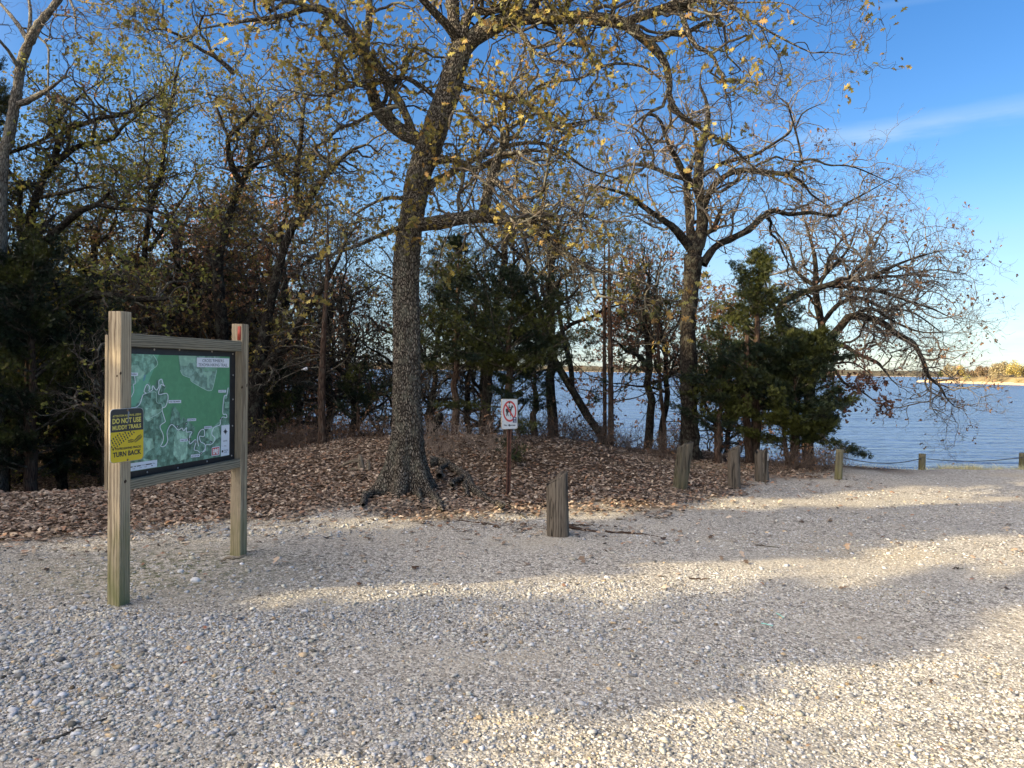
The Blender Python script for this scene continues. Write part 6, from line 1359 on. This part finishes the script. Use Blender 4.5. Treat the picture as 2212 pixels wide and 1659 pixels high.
# lone leaves on the gravel
def lone_leaf(u, v, wpx, col, label):
    g = GH(u, v); s = wpx / F * g[1]; V0, F0 = leaf_template(True); V = V0.copy(); V[:, 1] -= .5; V[:, 2] = V[:, 2] * R.uniform(.6, 1.6) + .12
    a = R.rand() * 6.28; M3 = rotm(np.array([a]))[0]; V = (V * s) @ M3.T + g; V[:, 2] += .016
    m = mat_leafc[col]; single('fallen_leaf', V, [F0], m, label, 'leaf', g, 'single oak leaves on the gravel')
mat_leafc = {k: mat_plain('leaf_' + k, c, .7, .2, .2, 30) for k, c in dict(brown=(.17, .11, .06), red=(.30, .13, .08), olive=(.26, .22, .07), tan=(.30, .20, .12), dark=(.07, .045, .03)).items()}
for x, y, w, col, lab in [(560, 950, 36, 'brown', 'upright brown leaf in the gravel below the near post'), (1190, 862, 44, 'red', 'large reddish leaf in the gravel between the board and the centre'), (1075, 1068, 32, 'red', 'dull red leaf lying lower left of the large reddish one'),
    (655, 1085, 44, 'brown', 'curled olive-brown leaf at the left of the gravel'), (1390, 1100, 42, 'olive', 'yellow-green leaf in the gravel left of centre'), (500, 1228, 32, 'brown', 'brown leaf below the curled olive-brown one'), (155, 1478, 34, 'tan', 'tan leaf by the dark stick at the lower left'),
    (215, 1640, 34, 'red', 'orange-brown leaf at the bottom left edge'), (1480, 1040, 30, 'brown', 'brown leaf just above the yellow-green leaf'), (1600, 1135, 28, 'brown', 'brown leaf right of the yellow-green leaf'), (1215, 1378, 28, 'tan', 'light orange leaf in the lower left gravel'),
    (1190, 548, 26, 'red', 'reddish leaf behind the largest white chunk'), (1885, 715, 34, 'olive', 'olive leaf in the gravel left of the lone bollard'), (1595, 810, 34, 'brown', 'flat brown leaf on the gravel below the sunlit strip'), (1720, 765, 26, 'brown', 'brown leaf above the flat brown leaf'), (30, 735, 28, 'tan', 'tan leaf at the left edge of the gravel'), (1430, 1225, 34, 'brown', 'crumpled brown leaf below the yellow-green leaf')]:
    u, v = zl([(x, y)])[0][:2]; lone_leaf(u, v, w / 1.4757 / 1.8228 * 1.15, col, lab)
for x, y, w, col, lab in [(1445, 1218, 46, 'dark', 'dark brown curled leaf in the sunny gravel at the right'), (1545, 1458, 38, 'brown', 'brown leaf near the lower right corner'), (1735, 1480, 30, 'dark', 'small dark leaf nearest the lower right corner'), (790, 1565, 44, 'tan', 'orange-tan leaf at the bottom of the gravel'),
    (1500, 1583, 30, 'red', 'reddish leaf at the bottom right'), (435, 1362, 44, 'olive', 'olive leaf in the lower centre gravel'), (1870, 1262, 30, 'tan', 'tan leaf at the right edge of the gravel'), (770, 792, 26, 'brown', 'small brown leaf in the shade above the straws'), (1325, 1030, 30, 'dark', 'dark leaf in the shaded gravel right of centre'),
    (1665, 665, 26, 'red', 'reddish leaf in the far sunny strip'), (200, 1112, 36, 'brown', 'brown leaf beside a pale pebble in the shade'), (415, 1295, 26, 'dark', 'small dark leaf left of the cream pebble'), (1280, 1565, 34, 'olive', 'olive leaf near the bottom edge, right of centre'), (410, 845, 28, 'dark', 'dark leaf left of the upper straw')]:
    u, v = zrr([(x, y)])[0][:2]; lone_leaf(u, v, w / 1.3555 / 1.8228 * 1.1, col, lab)
# white scrap hanging in the woods
pw = P(659, 797, 13.0); V = pw + R.randn(40, 3) * [.028, .016, .016]; bm = bmesh.new()
for c in V: bm.verts.new(c)
bmesh.ops.convex_hull(bm, input=bm.verts[:]); bm.verts.ensure_lookup_table(); bmesh.ops.delete(bm, geom=[v for v in bm.verts if not v.link_faces], context='VERTS'); bm.verts.index_update()
V = np.array([v.co[:] for v in bm.verts]); Fc = np.array([[v.index for v in f.verts] for f in bm.faces if len(f.verts) == 3]); bm.free()
single('plastic_scrap', V, [Fc], mat_plain('white_scrap', (.75, .75, .75), .5, .4, .1), 'crumpled white scrap caught in branches left of the dead juniper', 'litter', pw)

# ---------------------------------------------------------------- grass at the lake edge
def grass():
    n = 5200; u = np.concatenate([R.normal(2080, 26, n // 2), R.normal(2190, 26, n // 4), R.normal(1850, 24, n // 12), R.uniform(1820, 2230, n - n // 2 - n // 4 - n // 12)]); n = len(u)
    d = R.uniform(13.7, 14.6, n); x = P(u, np.full(n, 1000.), d)[:, 0]; z = H(x, d) - .05; hh = np.where((u > 2010), R.uniform(.25, .52, n), R.uniform(.2, .42, n)) 
    top = CAMZ - (np.where(u > 1990, 997, 1004) + 22 * R.rand(n) ** .8 + 5 * np.sin(u * .11) - 812) / F * d; hh = np.clip(top - z, .15, .8) * R.uniform(.7, 1.05, n)
    a = R.rand(n) * 6.28; ln = R.randn(n, 2) * .10; w = .0045; b0 = np.stack([x, d, z], 1); s = np.stack([np.cos(a), np.sin(a), 0 * a], 1) * w
    m = b0 + np.stack([ln[:, 0] * .4, ln[:, 1] * .4, hh * .6], 1); t = b0 + np.stack([ln[:, 0] * 1.3, ln[:, 1] * 1.3, hh], 1)
    V = np.stack([b0 - s, b0 + s, m + s * .7, m - s * .7, t], 1).reshape(-1, 3); i = np.arange(n)[:, None] * 5
    c = pal(n, [(.62, .54, .30), (.50, .48, .24), (.70, .62, .38)], [3, 2, 2], .15)
    o = link('dry_grass', mesh_np('dry_grass', V, [np.hstack([i, i + 1, i + 2, i + 3]), np.hstack([i + 3, i + 2, i + 4])], mat_leaf('dry_grass', .3), {'col': np.repeat(c, 5, 0)}))
    tag(o, 'pale dry grass growing along the lake edge behind the cable', 'grass', kind='stuff')
grass()

# ---------------------------------------------------------------- unseen trees left and behind; cedars and bare oaks added to shade the lot
S1 = proc_oak('lot_oak', 'leafy oak standing left of the parking lot, outside the photo', 141, 9.0, 3.2, P_OLIVE, .9, group='oaks beside the lot outside the photo', lsize=(.12, .19), dens=(2.4, 3.0, 3.6), low=.15)
S2 = cedar('unseen dense columnar cedar added to shade the parking lot', (0, 0, 0), 10.5, [(0, .5), (.25, .8), (.6, .75), (.85, .5), (1, .1)], 330, 60, trunk_r=.14, lo=.05, dn=1.0, group='unseen cedars added to shade the lot', name='shade_cedar', s=(.14, .24))  # cedars shaped as sun blockers; gaps between them leave light bands
R.seed(13)
def lot(s_, t_): return (-.34 * s_ - .94 * t_, .94 * s_ - .34 * t_)
for i, (s_, t_, sc) in enumerate(((3.8, 10.5, (.95, .95, .60)), (4.12, 13.5, .9), (6.25, 10.0, .92), (6.7, 13, 1.0), (8.9, 10.5, 1.0), (9.9, 12.5, 1.15), (11.2, 10.5, 1.05), (12.4, 12, 1.0), (13.6, 10.4, 1.0), (15, 12, 1.1), (16.5, 11, 1.1), (18.2, 12.5, 1.1), (20, 13, 1.2))):
    put(S2, i == 0, *lot(s_, t_), i * 1.7, sc)
for i, (s_, t_, sc) in enumerate(((2.6, 20, 1.0), (5.0, 21, 1.0), (9.5, 16, 1.1), (12.5, 17, 1.1), (15.5, 16, 1.1), (19, 17, 1.2), (0.2, 15, 1.0))):
    put(S1, i == 0, *lot(s_, t_), i * 1.7, sc)
for i, (s_, t_, sc) in enumerate(((5.05, 9.6, .44), (5.7, 10.2, .42), (4.6, 10.8, .45), (7.5, 10.5, .36))): put(S2, False, *lot(s_, t_), i * 1.1, (sc * 1.5, sc * 1.5, sc), 'unseen short bushy cedar added to shade the lot')  # low cedars added to shade only the left end of the band
for i, (s_, t_, sc) in enumerate(((2.2, 9.2, 1.2), (5.2, 13, 1.4), (7.6, 12.5, 1.4))): put(L1, False, *lot(s_, t_), i * 1.1, sc, 'unseen bare oak added to dapple the lot')['group'] = 'unseen bare oaks added to dapple the lot'  # bare oaks added in the gaps to break up the sunlight
